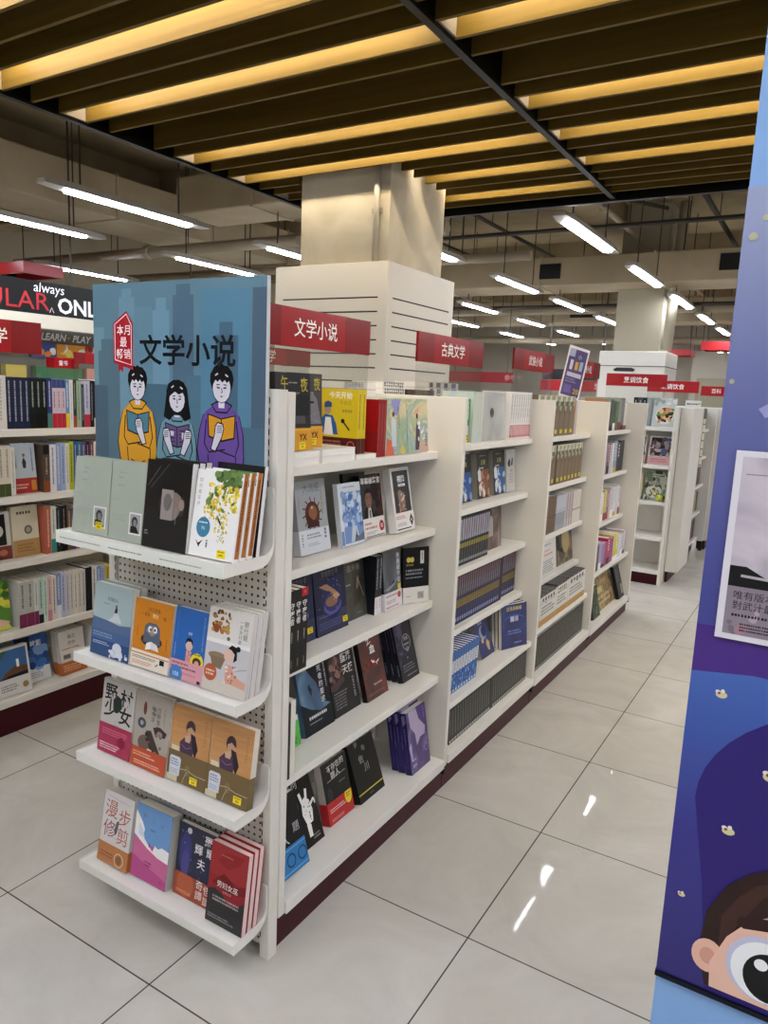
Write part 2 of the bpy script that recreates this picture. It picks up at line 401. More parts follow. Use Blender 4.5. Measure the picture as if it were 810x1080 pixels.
# ------------------------------------------------------------------ slatted canopy
def wood_mat(name, a, b):
    return MN(name, [(.3, a), (.7, b)], 9, .45, .5, 6, stretch=(.12, 3, 3))
SLATM = wood_mat('golden_veneer', '5a471a', '6b5624')
SLATM.node_tree.nodes['Principled BSDF'].inputs['Specular IOR Level'].default_value = .1
FRAMEM = M('080605', .4)
can = empty('slatted_ceiling_canopy', (-1.29, 2.0, 2.7)); tag(can, 'suspended canopy of dark timber slats with glowing warm gaps over the bookcases', 'ceiling canopy')
def cb(name, a, b, m, **k):
    return MB().box((a[0] + 1.29, a[1] - 2, a[2] - 2.7), (b[0] + 1.29, b[1] - 2, b[2] - 2.7), m).build(name, can, **k)
CY0, CY1 = .95, 4.72
for x in (-3.27, -1.305, .655): cb('frame_beam', (x, CY0, 2.69), (x + .03, CY1, 2.93), FRAMEM)
cb('edge_beam', (-3.24, CY1 - .04, 2.68), (.655, CY1, 2.93), FRAMEM); cb('edge_beam', (-3.24, CY0, 2.68), (.655, CY0 + .04, 2.93), FRAMEM)
# the roof above the slats, with an opening for the column
mbr = MB()
for a, b in (((-3.24, CY0 + .05), (.655, 3.66)), ((-3.24, 3.66), (-2.92, 4.38)), ((-2.22, 3.66), (.655, 4.38)), ((-3.24, 4.38), (.655, CY1 - .05))):
    mbr.box((a[0] + 1.29, a[1] - 2, .205), (b[0] + 1.29, b[1] - 2, .225), M('2a2018', .8))
mbr.build('roof_panel', can)
LIT = {0: (-12, -9, -6, -3, 0, 3, 8, 11, 14, 17), 1: (-12, -9, -6, -3, 0, 3, 8, 11, 14), 2: (-12, -9, -6, -3, 0, 3, 8, 11, 14)}
BAYS = {0: (-3.24, -1.305), 1: (-1.275, .655)}
TUBE = M('ffeed0', .3, emit=40.0)
ENDP = M('8b8378', .5)
for bay, (xa, xb) in BAYS.items():
    for k in range(-7, 19):
        y = 2.03 + .14 * k
        if y < CY0 + .06 or y > CY1 - .07 or k == 5: continue
        spans = [(xa + .002, xb - .002)]
        if bay == 0 and 3.64 < y < 4.36: spans = [(xa + .002, -2.93), (-2.21, xb - .002)]
        for p, q in spans: cb('slat', (p, y, 2.702), (q, y + .016, 2.88), SLATM)
        if k in LIT[bay]:
            for p, q in spans:
                if q - p < .5: continue
                cb('light_strip', (p + .05, y - .1235, 2.805), (q - .05, y - .1195, 2.84), TUBE)
            cb('end_plate', (xa + .0025, y - .122, 2.704), (xa + .012, y - .002, 2.88), ENDP)
for x in (-3.255, -1.29, .67):
    for y in (1.1, 2.9, 4.6): MB().cyl((x + 1.29, y - 2, .2301), (x + 1.29, y - 2, 1.0499), .006, PIPED, 6).build('hanger_rod', can)

# ------------------------------------------------------------------ hanging fluorescent lamps
LAMPZ = 2.65
HOUS = M('a9a59c', .4)
DIFF = M('eff3fd', .3, emit=38.0)
def make_lamp():
    o = empty('fluorescent_lamp')
    mb = MB()
    prof = [(-.062, .0), (.062, .0), (.045, .045), (-.045, .045)]
    mb.extrude(prof, lambda p, q, t: (p, t, q + .012), -.56, .56, HOUS)
    for s in (-1, 1):   # tapering end caps
        P = [(p, s * .56, q + .012) for p, q in prof] + [(p * .75, s * .7, q * .6 + .016) for p, q in prof]
        f = [(0, 1, 5, 4), (1, 2, 6, 5), (2, 3, 7, 6), (3, 0, 4, 7), (4, 5, 6, 7)]
        mb.tris(P, f if s > 0 else [t[::-1] for t in f], HOUS)
    mb.build('housing', o)
    MB().extrude([(-.036, .012), (-.029, -.003), (.029, -.003), (.036, .012)], lambda p, q, t: (p, t, q), -.52, .52, DIFF).build('diffuser', o)
    for y in (-.42, .42): MB().cyl((0, 0, 0), (0, 0, 1), .006, PIPED, 6).build('hanger_rod', o, loc=(0, y, .0571))
    return o
ROWS = [(-1.68, 'first row beside the aisle', [4.92, 6.86, 8.78, 10.72, 12.6, 14.5]), (-3.05, 'second row past the column', [4.95, 7.05, 8.85, 10.75, 12.7, 14.6]),
        (-4.33, 'third row beyond the canopy', [1.1, 3.02, 5.0, 6.95, 8.95, 10.95, 12.9, 14.85]), (-5.55, 'fourth row beyond the canopy', [1.2, 3.02, 5.1, 7.0, 9.0, 11., 13.2, 15.2]),
        (-7.45, 'fifth row near the far wall', [1.2, 3.1, 5.0, 7.0, 9.0, 11., 13.]),
        (1.05, 'row over the aisle behind the standee', [-2.6, -.9, 1.2, 3.1, 5.2, 7.1, 9.0, 11., 13.]), (2.5, 'outer row by the side wall', [-2.6, -.9, 1.2, 3.1, 5.2, 7.1, 9.0, 11., 13.]), (-.35, 'row before the canopy over the open floor', [-2.6, -.75]), (-1.75, 'row before the canopy facing the end rack', [-2.6, -.75]), (-3.1, 'row before the canopy towards the next aisle', [-2.6, -.75])]
def ceil_over(x, y):
    for a, b in DUCTS:
        if a[0] - .02 < x < b[0] + .02 and a[1] - .02 < y < b[1] + .02: return a[2]
    return CZ - .001
DUCTS = [((-5.4, 8.72, 2.80), (2.2, 9.4, 3.13)), ((-6.9, .2, 3.02), (-6.15, 8.6, 3.42)), ((-5.3, 4.95, 2.98), (-2.95, 5.5, 3.3)), ((-6.8, 12.2, 2.72), (1.5, 12.8, 3.08))]
lamp0 = None
for x, nm, ys in ROWS:
    for i, y in enumerate(ys):
        o = make_lamp() if lamp0 is None else copytree(lamp0)
        lamp0 = lamp0 or o
        o.location = (x, y + .63, LAMPZ)
        for ch in o.children:
            if ch.name.startswith('hanger_rod'): ch.scale.z = ceil_over(x, y + .63 + ch.location.y) - LAMPZ - .0575
        tag(o, f'hanging fluorescent lamp, {ORD[i]} along the {nm}', 'lamp', 'hanging fluorescent lamps')

# ------------------------------------------------------------------ ducts and pipes under the ceiling
def duct(label, a, b, grilles=()):
    cx = [(p + q) / 2 for p, q in zip(a, b)]
    o = empty('air_duct', (cx[0], cx[1], a[2])); tag(o, label, 'duct')
    mb = MB().box([p - c for p, c in zip(a, (cx[0], cx[1], a[2]))], [p - c for p, c in zip(b, (cx[0], cx[1], a[2]))], DUCT); mb.build('casing', o, bevel=.015)
    al = 0 if b[0] - a[0] > b[1] - a[1] else 1
    t = a[al] + .9
    while t < b[al]:
        q0 = [p - c for p, c in zip(a, (cx[0], cx[1], a[2]))]; q1 = [p - c for p, c in zip(b, (cx[0], cx[1], a[2]))]
        q0[al] = t - cx[al] - .012; q1[al] = t - cx[al] + .012
        for j in range(3):
            if j != al: q0[j] -= .012; q1[j] += .012
        MB().box(q0, q1, DUCT).build('flange', o); t += 1.3
    for g0, g1 in grilles: MB().box([p - c for p, c in zip(g0, (cx[0], cx[1], a[2]))], [p - c for p, c in zip(g1, (cx[0], cx[1], a[2]))], BLACK).build('grille', o)
    for t in (.15, .5, .85):
        p = [a[i] + (b[i] - a[i]) * t for i in (0, 1)]
        p2 = list(p); w = 1 - al; p2[w] = a[w] + .03
        MB().cyl((p2[0] - cx[0], p2[1] - cx[1], b[2] - a[2]), (p2[0] - cx[0], p2[1] - cx[1], CZ - .001 - a[2]), .008, PIPED, 6).build('hanger_rod', o)
    return o
duct('wide rectangular air duct with a black grille crossing the ceiling before the far column', *DUCTS[0], [((-1.22, 8.70, 2.9), (-.95, 8.72, 3.07)), ((-3.2, 8.70, 2.88), (-2.95, 8.72, 3.05))])
duct('long rectangular duct running the length of the shop beside the fifth lamp row', *DUCTS[1])
duct('short branch duct between the long duct and the slatted canopy', *DUCTS[2])
duct('square duct far down the shop with a dark grille', *DUCTS[3], [((-3.9, 12.18, 2.8), (-3.45, 12.2, 2.98))])
def pipe(label, p0, p1, r, m=PIPE, drops=(.2, .5, .8), fit=()):
    o = empty('ceiling_pipe', p0); tag(o, label, 'pipe'); d = Vector(p1) - Vector(p0)
    MB().cyl((0, 0, 0), d, r, m, 12).build('tube', o, smooth=True)
    for t in drops:
        q = d * t; MB().cyl((q.x, q.y, q.z + r * .9), (q.x, q.y, CZ - .001 - p0[2]), .005, PIPED, 6).build('hanger_rod', o)
    dn = d.normalized()
    for t in fit: q = d * t; MB().cyl(q - dn * .04, q + dn * .04, r * 1.35, m, 12).build('coupling', o)
pipe('thick pale pipe crossing the ceiling just behind the canopy edge', (-5.2, 6.75, 3.3), (2.5, 6.75, 3.3), .05, fit=(.3, .6, .8))
pipe('thin dark pipe crossing the ceiling behind the thick pale pipe', (-5.2, 7.5, 3.16), (2.5, 7.5, 3.16), .022, PIPED)
pipe('slim pipe along the ceiling over the first lamp row', (-1.2, 4.9, 3.32), (-1.2, 16, 3.32), .025, PIPED, (.1, .3, .5, .7))
pipe('slim pipe along the ceiling over the second lamp row', (-2.2, 5.6, 3.38), (-2.2, 16, 3.38), .03, PIPE, (.1, .3, .5, .7), (.05, .2, .4))
pipe('round pale pipe crossing below the branch duct', (-9, 5.75, 2.86), (-2.95, 5.75, 2.86), .055, PIPE, (.3, .5, .7, .9), (.4, .75))
pipe('second round pipe crossing further back beyond the branch duct', (-9.5, 7.6, 2.95), (-2.9, 7.6, 2.95), .05, PIPE, (.3, .5, .7, .9), (.4, .75))
pipe('dark thin pipe crossing beneath the far duct', (-9, 9.9, 2.7), (2, 9.9, 2.7), .025, PIPED, (.2, .4, .6, .8))
pipe('pale pipe crossing the ceiling far down the shop', (-9, 11.0, 2.78), (2, 11.0, 2.78), .06, PIPE, (.2, .4, .6, .8), (.6, .8))
pipe('pale pipe crossing low near the back wall', (-9, 14.6, 2.62), (2, 14.6, 2.62), .07, PIPE, (.2, .4, .6, .8))
pipe('slender dark pipe running lengthwise above the fourth lamp row', (-4.85, .5, 3.5), (-4.85, 12, 3.5), .02, PIPED, (.1, .3, .5, .7))
pipe('sprinkler pipe running lengthwise between the second and third lamp rows', (-3.6, 5.2, 3.42), (-3.6, 15, 3.42), .022, PIPED, (.1, .3, .5, .7, .9))
pipe('sprinkler branch slanting across the ceiling behind the canopy', (-3.4, 5.4, 3.45), (-1.7, 8.2, 3.45), .02, PIPED, (.2, .6))

# far column with its own white cladding
struct(MB().box((-2.38, 9.2, 0), (-1.85, 9.75, CZ), M('a8a08c', .8, n=.05, ns=4)).build('column'))
fc = empty('column_cladding', (-2.1, 9.5, 0)); tag(fc, 'white cabinet-like cladding with a dark hand slot round the far column', 'wall panel')
MB().box((-.42, -.36, .1), (.36, .36, 2.08), CLW).build('casing', fc, bevel=.012)
MB().box((-.425, -.365, 1.9), (.365, .365, 1.908), GROOVE).build('seam', fc)
MB().extrude([(-.22, 1.84), (.0, 1.84), (.02, 1.862), (-.02, 1.885), (-.2, 1.885), (-.24, 1.862)], lambda p, q, t: (p, t, q), -.364, -.361, BLACK).build('hand_slot', fc)
MB().box((-.40, -.34, 0), (.34, .34, .1), MAROON).build('plinth', fc)
fp = empty('column_drainpipe', (-1.82, 9.25, 0)); tag(fp, 'slanting pale drainpipe beside the far column', 'pipe')
MB().cyl((0.05, 0, 2.1), (.10, 0, CZ - .001), .06, M('b3ab97', .5), 12).build('tube', fp, smooth=True)
# ------------------------------------------------------------------ the white double-sided bookcase, bay by bay
BX = -1.412      # middle of the run
def shelf_part(parent, y0, y1, z, xf, xb, o, name='shelf', lip=.026):
    """L-shaped metal shelf: thin deck with a folded front lip and a price rail"""
    mb = MB()
    s = 1 if xf > xb else -1
    prof = [(xb, z - .012), (xf - s * .014, z - .012), (xf - s * .014, z - lip), (xf, z - lip), (xf, z), (xb, z)]
    mb.extrude(prof if s > 0 else prof[::-1], lambda p, q, t: (p - o[0], t - o[1], q), y0, y1, WHITE)
    return mb.build(name, parent, bevel=.002)
def divider(parent, y0, y1, o, name, z0=.1, z1=1.485, xa=-1.727, xb=-1.095):
    return MB().box((xa - o[0], y0 - o[1], z0), (xb - o[0], y1 - o[1], z1), WHITEB).build(name, parent, bevel=.003)
DIV = [1.372, 2.345, 3.30, 4.275, 5.28]; DT = .026
SH = [[(1.29, -1.19), (1.012, -1.183), (.740, -1.178), (.457, -1.135), (.134, -1.09)],
      [(1.307, -1.183), (1.052, -1.187), (.813, -1.181), (.569, -1.179), (.331, -1.112), (.143, -1.088)],
      [(1.302, -1.188), (1.048, -1.19), (.79, -1.19), (.553, -1.19), (.357, -1.122), (.13, -1.09)],
      [(1.302, -1.19), (1.022, -1.19), (.711, -1.188), (.442, -1.125), (.12, -1.092)]]
BAYN = ['first', 'second', 'third', 'fourth']
for i in range(4):
    y0, y1 = DIV[i] + DT, DIV[i + 1]
    o = (BX, (y0 + y1) / 2)
    b = empty('bookcase_bay', (o[0], o[1], 0))
    tag(b, f'white double-sided bookcase, {BAYN[i]} bay counted from the pegboard end rack', 'bookcase', 'white bookcase bays')
    for j, (z, xf) in enumerate(SH[i]):
        low = j == len(SH[i]) - 1
        shelf_part(b, y0 + .002, y1 - .002, z, xf, BX + .012, o, 'bottom_shelf' if low else 'shelf', .036 if low else .026)
        if j == 0 or low or j == 2: shelf_part(b, y0 + .002, y1 - .002, z, 2 * BX - xf, BX - .012, o, 'bottom_shelf' if low else 'shelf', .03)
    MB().box((-.011, y0 + .002 - o[1], .1), (.011, y1 - .002 - o[1], 1.475), WHITEB).build('back_panel', b)
    divider(b, y1 + .0005, y1 + DT - .0005, o, 'divider_panel')
    if i == 0: divider(b, y0 - DT + .0005, y0 - .0005, o, 'end_panel')
    MB().box((-1.118 - BX, (y0 if i else y0 - DT) - o[1], 0), (-1.112 - BX, y1 + DT - .004 - o[1], .1), MAROON).build('plinth', b)
    MB().box((-1.708 - BX, (y0 if i else y0 - DT) - o[1], 0), (-1.702 - BX, y1 + DT - .004 - o[1], .1), MAROON).build('plinth', b)
    mbp = MB(); mbp.box((-1.09 - BX - .02, y1 + .006 - o[1], .07), (-1.094 - BX, y1 + DT - .006 - o[1], .0995), BLACK)
    mbp.build('foot_bracket', b)

# ------------------------------------------------------------------ pegboard end rack
def peg_mat():
    m = bpy.data.materials.new('pegboard'); m.use_nodes = True
    nt = m.node_tree; b = nt.nodes['Principled BSDF']; N = nt.nodes.new; L = nt.links.new
    b.inputs['Roughness'].default_value = .5
    tc = N('ShaderNodeTexCoord'); sc = N('ShaderNodeVectorMath'); sc.operation = 'SCALE'; sc.inputs['Scale'].default_value = 1 / .0195
    fr = N('ShaderNodeVectorMath'); fr.operation = 'FRACTION'; sb = N('ShaderNodeVectorMath'); sb.operation = 'SUBTRACT'; sb.inputs[1].default_value = (.5, .5, .5)
    ml = N('ShaderNodeVectorMath'); ml.operation = 'MULTIPLY'; ml.inputs[1].default_value = (1, 0, 1); ln = N('ShaderNodeVectorMath'); ln.operation = 'LENGTH'
    lt = N('ShaderNodeMath'); lt.operation = 'LESS_THAN'; lt.inputs[1].default_value = .19
    mx = N('ShaderNodeMix'); mx.data_type = 'RGBA'; mx.inputs['A'].default_value = lin('d3cec4'); mx.inputs['B'].default_value = lin('17130f')
    L(tc.outputs['Object'], sc.inputs[0]); L(sc.outputs[0], fr.inputs[0]); L(fr.outputs[0], sb.inputs[0]); L(sb.outputs[0], ml.inputs[0]); L(ml.outputs[0], ln.inputs[0])
    L(ln.outputs['Value'], lt.inputs[0]); L(lt.outputs[0], mx.inputs['Factor']); L(mx.outputs['Result'], b.inputs['Base Color'])
    return m
er = empty('display_rack', (-1.4, 1.35, 0)); tag(er, 'white pegboard end rack with four narrow display shelves, at the end of the bookcases', 'display rack')
OX, OY = -1.4, 1.35
MB().box((-1.672 - OX, 1.342 - OY, .03), (-1.128 - OX, 1.352 - OY, 1.48), peg_mat()).build('pegboard', er)
for xa in (-1.702, -1.127):
    mb = MB(); mb.box((xa - OX, 1.335 - OY, 0), (xa + .029 - OX, 1.371 - OY, 1.49), WHITEB)
    xs = xa + (.026 if xa < -1.5 else .003)
    for k in range(58):
        z = .06 + k * .0245; mb.poly([(xs - .0016 - OX, 1.3345 - OY, z), (xs + .0016 - OX, 1.3345 - OY, z), (xs + .0016 - OX, 1.3345 - OY, z + .015), (xs - .0016 - OX, 1.3345 - OY, z + .015)], BLACK)
    mb.build('slotted_post', er, bevel=.0015)
mb = MB(); mb.box((-1.672 - OX, 1.338 - OY, 1.481), (-1.128 - OX, 1.368 - OY, 1.49), WHITEB); mb.build('top_rail', er)
def end_shelf(z, yf, up, rail=False):
    yb = 1.3335; t = .008; n = 6; r = .03
    prof = [(yf, z - .026), (yf + .008, z - .026), (yf + .008, z - t)]
    prof += [(yb - r + (r) * math.sin(a), z - t + r - r * math.cos(a)) for a in [math.pi / 2 * i / n for i in range(n + 1)]]
    prof += [(yb, z + up), (yb - .004, z + up)]
    r2 = r - .004
    prof += [(yb - r + r2 * math.sin(a), z + r2 - r2 * math.cos(a)) for a in [math.pi / 2 * i / n for i in range(n, -1, -1)]]
    prof += [(yf, z)]
    s = MB().extrude(prof, lambda p, q, t: (t - OX, p - OY, q), -1.692, -1.1035, WHITE).build('shelf', er, bevel=.0012)
    if rail:
        rm = MB(); rm.box((-1.690 - OX, yf - .003 - OY, z - .028), (-1.102 - OX, yf - .0002 - OY, z + .004), M('e3e6dd', .25))
        art(rm, [('L', .03, .35, .32, .55, 1, '8a8d84'), ('L', .36, .35, .62, .55, 1, '6f726b'), ('L', .68, .35, .95, .55, 1, '8a8d84')], .57, .03, lambda a, b, l: (a - 1.69 - OX, yf - .0032 - EPS * l - OY, b + z - .026))
        rm.build('price_rail', s)
    R2 = .05; up2 = up * .95
    o_ = [(yf, z - .0265), (yb - R2, z - .0265)] + [(yb - R2 + R2 * math.sin(q), z - .0265 + R2 - R2 * math.cos(q)) for q in [math.pi / 2 * i / 6 for i in range(1, 7)]] + [(yb, z + up2)]
    i_ = [(yb - .0042, z + up2)] + [(yb - .0042 - (R2 - .018) + (R2 - .018) * math.sin(q), z + .003 + (R2 - .018) - (R2 - .018) * math.cos(q)) for q in [math.pi / 2 * i / 6 for i in range(6, -1, -1)]] + [(yf, z + .003)]
    for xa in (-1.6945, -1.1032): MB().extrude(o_ + i_, lambda p, q, t: (t - OX, p - OY, q), xa, xa + .002, WHITE).build('end_flange', s)
end_shelf(1.100, 1.165, .16, True); end_shelf(.757, 1.207, .09); end_shelf(.465, 1.207, .09); end_shelf(.130, 1.207, .09)

# ------------------------------------------------------------------ the blue poster board on the end rack
ps = empty('poster_board', (-1.723, 1.3165, 1.236)); tag(ps, 'blue illustrated poster board of three young readers, standing on the end rack', 'poster')
PW, PH = .602, .506
MB().box((0, 0, 0), (PW, .012, PH), M('c9cdd0', .5)).build('board', ps)
mb = MB(); BL = lambda h: M(h, .35)
it = [('R', 0, 0, 1, 1, BL('5f8496'))]
for a, b, d, c in ((0, .07, .78, '6f94a4'), (.03, .17, .66, '53707f'), (.05, .13, .72, '53707f'), (.17, .27, .93, '6c93a8'), (.19, .25, .97, '6c93a8'), (.38, .48, .86, '6d95ad'), (.40, .46, .92, '6d95ad'), (.50, .62, .93, '4f6c83'),
                   (.52, .60, .98, '4f6c83'), (.66, .92, .95, '5484a1'), (.74, .86, .74, '466880'), (.76, .83, .80, '466880'), (.93, 1, .95, '4a6278'), (.27, .38, .88, '638a9d'), (.58, .66, .55, '4e7388'), (.30, .50, .50, '44697f')):
    it += [('R', a, 0, b, d, BL(c))]
it += [('R', .0, .0, .09, .48, BL('465f70')), ('R', .83, 0, 1, .32, BL('4a6a80')), ('R', .0, .0, 1, .1, BL('537f99'))]
art(mb, it, PW, PH, face_front(-.0003)); mb.build('skyline_print', ps)
tt = MB(); art(tt, [('T', '文学小说', .575, .665, .155, M('0d1a26', .3), dict(b=.02, sx=1.06))], PW, PH, face_front(-.0022))
tt.build('title', ps)
bt_ = MB(); RD = M('b21226', .35)
art(bt_, [('P', [(.135, .60), (.26, .565), (.26, .80), (.22, .86), (.135, .80)], RD), ('K', [(.145, .615), (.25, .59), (.25, .79)], M('e8c9cb', .4), .006), ('K', [(.145, .615), (.145, .795), (.22, .845), (.25, .79)], M('e8c9cb', .4), .006), ('P', [(.165, .60), (.195, .59), (.195, .55), (.18, .565), (.165, .555)], RD),
          ('T', '本月', .20, .765, .055, M('f3e7e6', .4), dict(b=.01)), ('T', '最', .20, .705, .055, M('f3e7e6', .4), dict(b=.01)), ('T', '畅销', .20, .645, .055, M('f3e7e6', .4), dict(b=.01))], PW, PH, face_front(-.0017))
bt_.build('red_badge', ps)
def reader(cx, cy, shirt, hairp, bookc, longhair=False, seed=0, s=1.):
    sk = M('d6d4e0', .4); ink = M('111319', .4); m = MB(); sc = M(shirt, .4); bk = M(bookc, .4)
    f = lambda pts: [(cx + a * s * .1, cy + b * s * .1) for a, b in pts]
    it = []
    # body, sleeves
    body = [(-.55, -.95), (-1.0, -1.35), (-1.25, -2.3), (-1.35, -3.1), (-1.1, -4.6), (1.1, -4.6), (1.2, -3.3), (1.15, -2.2), (.95, -1.35), (.5, -.95)]
    it += [('P', f([(a * 1.04, b * 1.015) for a, b in body]), ink), ('P', f(body), sc)]
    it += [('K', f([(-.85, -1.6), (-.95, -2.8), (-.7, -3.2), (.2, -3.0)]), ink, .006), ('K', f([(.8, -1.6), (.95, -2.7), (.75, -3.3), (-.05, -3.1)]), ink, .006), ('K', f([(-.75, -3.3), (-.65, -4.5)]), ink, .005), ('K', f([(.8, -3.3), (.75, -4.5)]), ink, .005), ('K', f([(-.5, -4.0), (.0, -4.2), (.45, -4.0)]), ink, .005)]
    # hood, neck
    it += [('P', f([(-.6, -.85), (-.3, -1.25), (.3, -1.25), (.6, -.85), (.3, -.7), (-.3, -.7)]), ink), ('P', f([(-.52, -.88), (-.28, -1.18), (.28, -1.18), (.52, -.88), (.28, -.76), (-.28, -.76)]), sc), ('P', f([(-.18, -.4), (.18, -.4), (.16, -1.0), (-.16, -1.0)]), sk)]
    if longhair: it += [('P', f([(-.66, .3), (-.76, -.4), (-.86, -1.0), (-.5, -1.2), (-.2, -.9), (.2, -.9), (.5, -1.2), (.86, -1.0), (.76, -.4), (.66, .3), (.3, .75), (-.3, .75)]), ink)]
    face = [(-.47, .3), (-.48, -.15), (-.4, -.45), (-.22, -.66), (0, -.74), (.22, -.66), (.4, -.45), (.48, -.15), (.47, .3), (0, .6)]
    it += [('P', f([(a * 1.07, b * 1.05) for a, b in face]), ink), ('P', f(face), sk), ('P', f(hairp), ink)]
    it += [('K', f([(-.26, -.02), (-.1, -.05)]), ink, .006), ('K', f([(.1, -.05), (.26, -.02)]), ink, .006), ('K', f([(-.28, .1), (-.1, .12)]), ink, .004), ('K', f([(.1, .12), (.28, .1)]), ink, .004), ('K', f([(0, -.05), (.04, -.25), (-.03, -.27)]), ink, .004), ('P', f([(-.1, -.42), (.1, -.42), (.0, -.5)]), M('8a3b45', .4)),
           ('K', f([(-.35, .55), (-.2, .65)]), sk, .006), ('K', f([(.2, .6), (.35, .5)]), sk, .006)]
    # open book and hands
    it += [('P', f([(-.78, -1.3), (0, -1.5), (.78, -1.3), (.72, -2.45), (0, -2.65), (-.72, -2.45)]), ink), ('P', f([(-.72, -1.37), (0, -1.56), (.72, -1.37), (.67, -2.38), (0, -2.57), (-.67, -2.38)]), bk), ('K', f([(0, -1.55), (0, -2.58)]), ink, .005)]
    if longhair:
        for a in (-.5, .15):
            for k in range(4): it += [('R', cx + a * .1 * s, cy - (1.75 + k * .2) * .1 * s, cx + (a + .38) * .1 * s, cy - (1.68 + k * .2) * .1 * s, M('3a2d52', .4))]
        it += [('R', cx - .045 * s, cy - .2 * s, cx - .02 * s, cy - .175 * s, sk), ('R', cx + .03 * s, cy - .215 * s, cx + .05 * s, cy - .18 * s, sk)]
        hands = ((-.68, -2.0, 1), (.68, -2.0, -1))
    else: hands = ((.05, -2.1, 1),) if seed == 0 else ((-.1, -2.1, -1),)
    for hx, hy, sg in hands:
        g = lambda P: f([(hx + a * sg, hy + b) for a, b in P])
        it += [('P', g([(-.26, .1), (-.2, .36), (.12, .42), (.26, .2), (.3, -.2), (.52, -.95), (.2, -1.08), (-.16, -.3)]), ink), ('P', g([(-.21, .1), (-.16, .3), (.1, .36), (.21, .18), (.25, -.2), (.45, -.92), (.24, -1.0), (-.11, -.3)]), sk)]
        for k in range(4): it += [('K', f([(hx - .15, hy + .2 - k * .1), (hx + .14, hy + .24 - k * .1)]), ink, .003)]
    art(m, it, PW, PH, lambda a, b, l: (a, -.0012 - EPS * .6 * l, b)); m.build('printed_reader', ps)
short = [(-.52, -.12), (-.64, .25), (-.62, .62), (-.42, .95), (-.2, 1.08), (-.12, 1.02), (.02, 1.12), (.14, 1.02), (.34, 1.0), (.56, .74), (.65, .4), (.6, .1), (.53, -.15), (.46, .12), (.4, .3), (.28, .2), (.18, .34), (.04, .22), (-.1, .36), (-.22, .24), (-.34, .34), (-.45, .14)]
bob = [(-.6, -.1), (-.68, .35), (-.55, .75), (-.25, .95), (.1, .98), (.42, .85), (.64, .5), (.66, .1), (.58, -.3), (.48, -.2), (.46, .1), (.36, .3), (.1, .2), (-.12, .34), (-.3, .22), (-.45, .1), (-.5, -.2)]
reader(.285, .485, 'd69b2c', short, '4f7f95', s=.95)
reader(.525, .435, '6f97a6', bob, '66517f', True, s=.93)
reader(.775, .50, '6b4f9a', short, 'cf9426', seed=1, s=.98)

# ------------------------------------------------------------------ red header signs in clear acrylic holders
def header_sign(label, loc, w, text, yaw=90, z0=1.4755, zr=1.615, zt=1.73, name='header_sign', edges=True, tx=.0, size=.52, legs=True):
    o = empty(name, (loc[0], loc[1], z0), R(yaw)); tag(o, label, 'sign')
    MB().box((-w / 2, -.002, 0), (w / 2, .002, zt - z0), ACRYL).build('acrylic_sheet', o)
    rp = MB(); h = zt - zr
    rp.box((-w / 2 - .001, -.005, zr - z0), (w / 2 + .001, -.0024, zt - z0), REDA)
    if edges: rp.box((-w / 2 - .0012, -.0056, zr - z0), (-w / 2 + w * .22, -.0051, zt - z0), M('80090f', .2)); rp.box((w / 2 - w * .24, -.0056, zr - z0), (w / 2 + .0012, -.0051, zt - z0), M('80090f', .2))
    rp.box((-w / 2 - .001, .0024, zr - z0), (w / 2 + .001, .005, zt - z0), REDA)
    rp.build('red_strip', o)
    t = MB(); art(t, [('T', text, .5 + tx, .5, size, M('f6f3f0', .4), dict(b=.004, sx=.95))], w, h, lambda a, b, l: (a - w / 2, -.0062, b + zr - z0)); t.build('lettering', o)
    t = MB(); art(t, [('T', text, .5 - tx, .5, size, M('f6f3f0', .4), dict(b=.004, sx=.95))], w, h, lambda a, b, l: (w / 2 - a, .0056, b + zr - z0)); t.build('lettering', o)
    return o
SX = BX
header_sign('red sign in clear acrylic over the first bookcase bay, beside the blue poster', (SX, 1.89), .62, '文学小说')
header_sign('red sign with white classic-literature lettering over the second bookcase bay', (SX, 2.86), .62, '古典文学')
header_sign('red sign with white martial-arts-fiction lettering over the third bookcase bay', (SX, 3.87), .62, '武侠小说', zt=1.738, zr=1.632)
header_sign('red sign over the fourth bookcase bay, partly behind the purple leaflet', (SX, 4.84), .62, '武侠小说', zt=1.74, zr=1.635)
# tilted purple leaflet standing up behind the fourth bay
lf = empty('leaflet', (-1.33, 4.30, 1.476), R(55)); tag(lf, 'tilted white-bordered purple leaflet standing on top of the fourth bookcase bay', 'leaflet')
l2 = MB(); l2.box((-.075, 0, 0), (.075, .002, .3), M('d9d6dc', .4)); q = l2.build('card', lf, loc=(-.02, 0, .02), rot=(0, R(11), 0))
l3 = MB(); PU = M('4a3f6e', .35)
art(l3, [('R', .07, .05, .93, .95, PU), ('R', .07, .8, .35, .95, M('9fa3c0', .4)), ('R', .2, .55, .34, .74, M('c9c2d6', .4)), ('R', .45, .56, .6, .72, M('c9a13f', .4)), ('R', .66, .56, .82, .74, M('9aa7c9', .4)), ('T', '小', .6, .82, .1, M('c9c2e6', .4)), ('R', .15, .42, .85, .5, M('b9b5c9', .4)), ('L', .15, .3, .7, .4, 2, M('8f86b5', .4)), ('R', .14, .1, .5, .26, M('6d62a0', .4)), ('T', '20', .75, .16, .14, M('c2a13f', .4), dict(b=.02))], .15, .3, lambda a, b, l: (a - .075, -EPS * 4 * (l + 1), b))
l3.build('print', q)
MB().box((-.03, .0025, .0), (.03, .016, .06), ACRYL).build('clip_stand', q)
# ------------------------------------------------------------------ books on the pegboard end rack
INK = M('1d1f22', .4); WH = M('f1efec', .4); GREY = M('8b8f92', .4)
def cov(c, r=.35): return M(c, r, coat=.3)
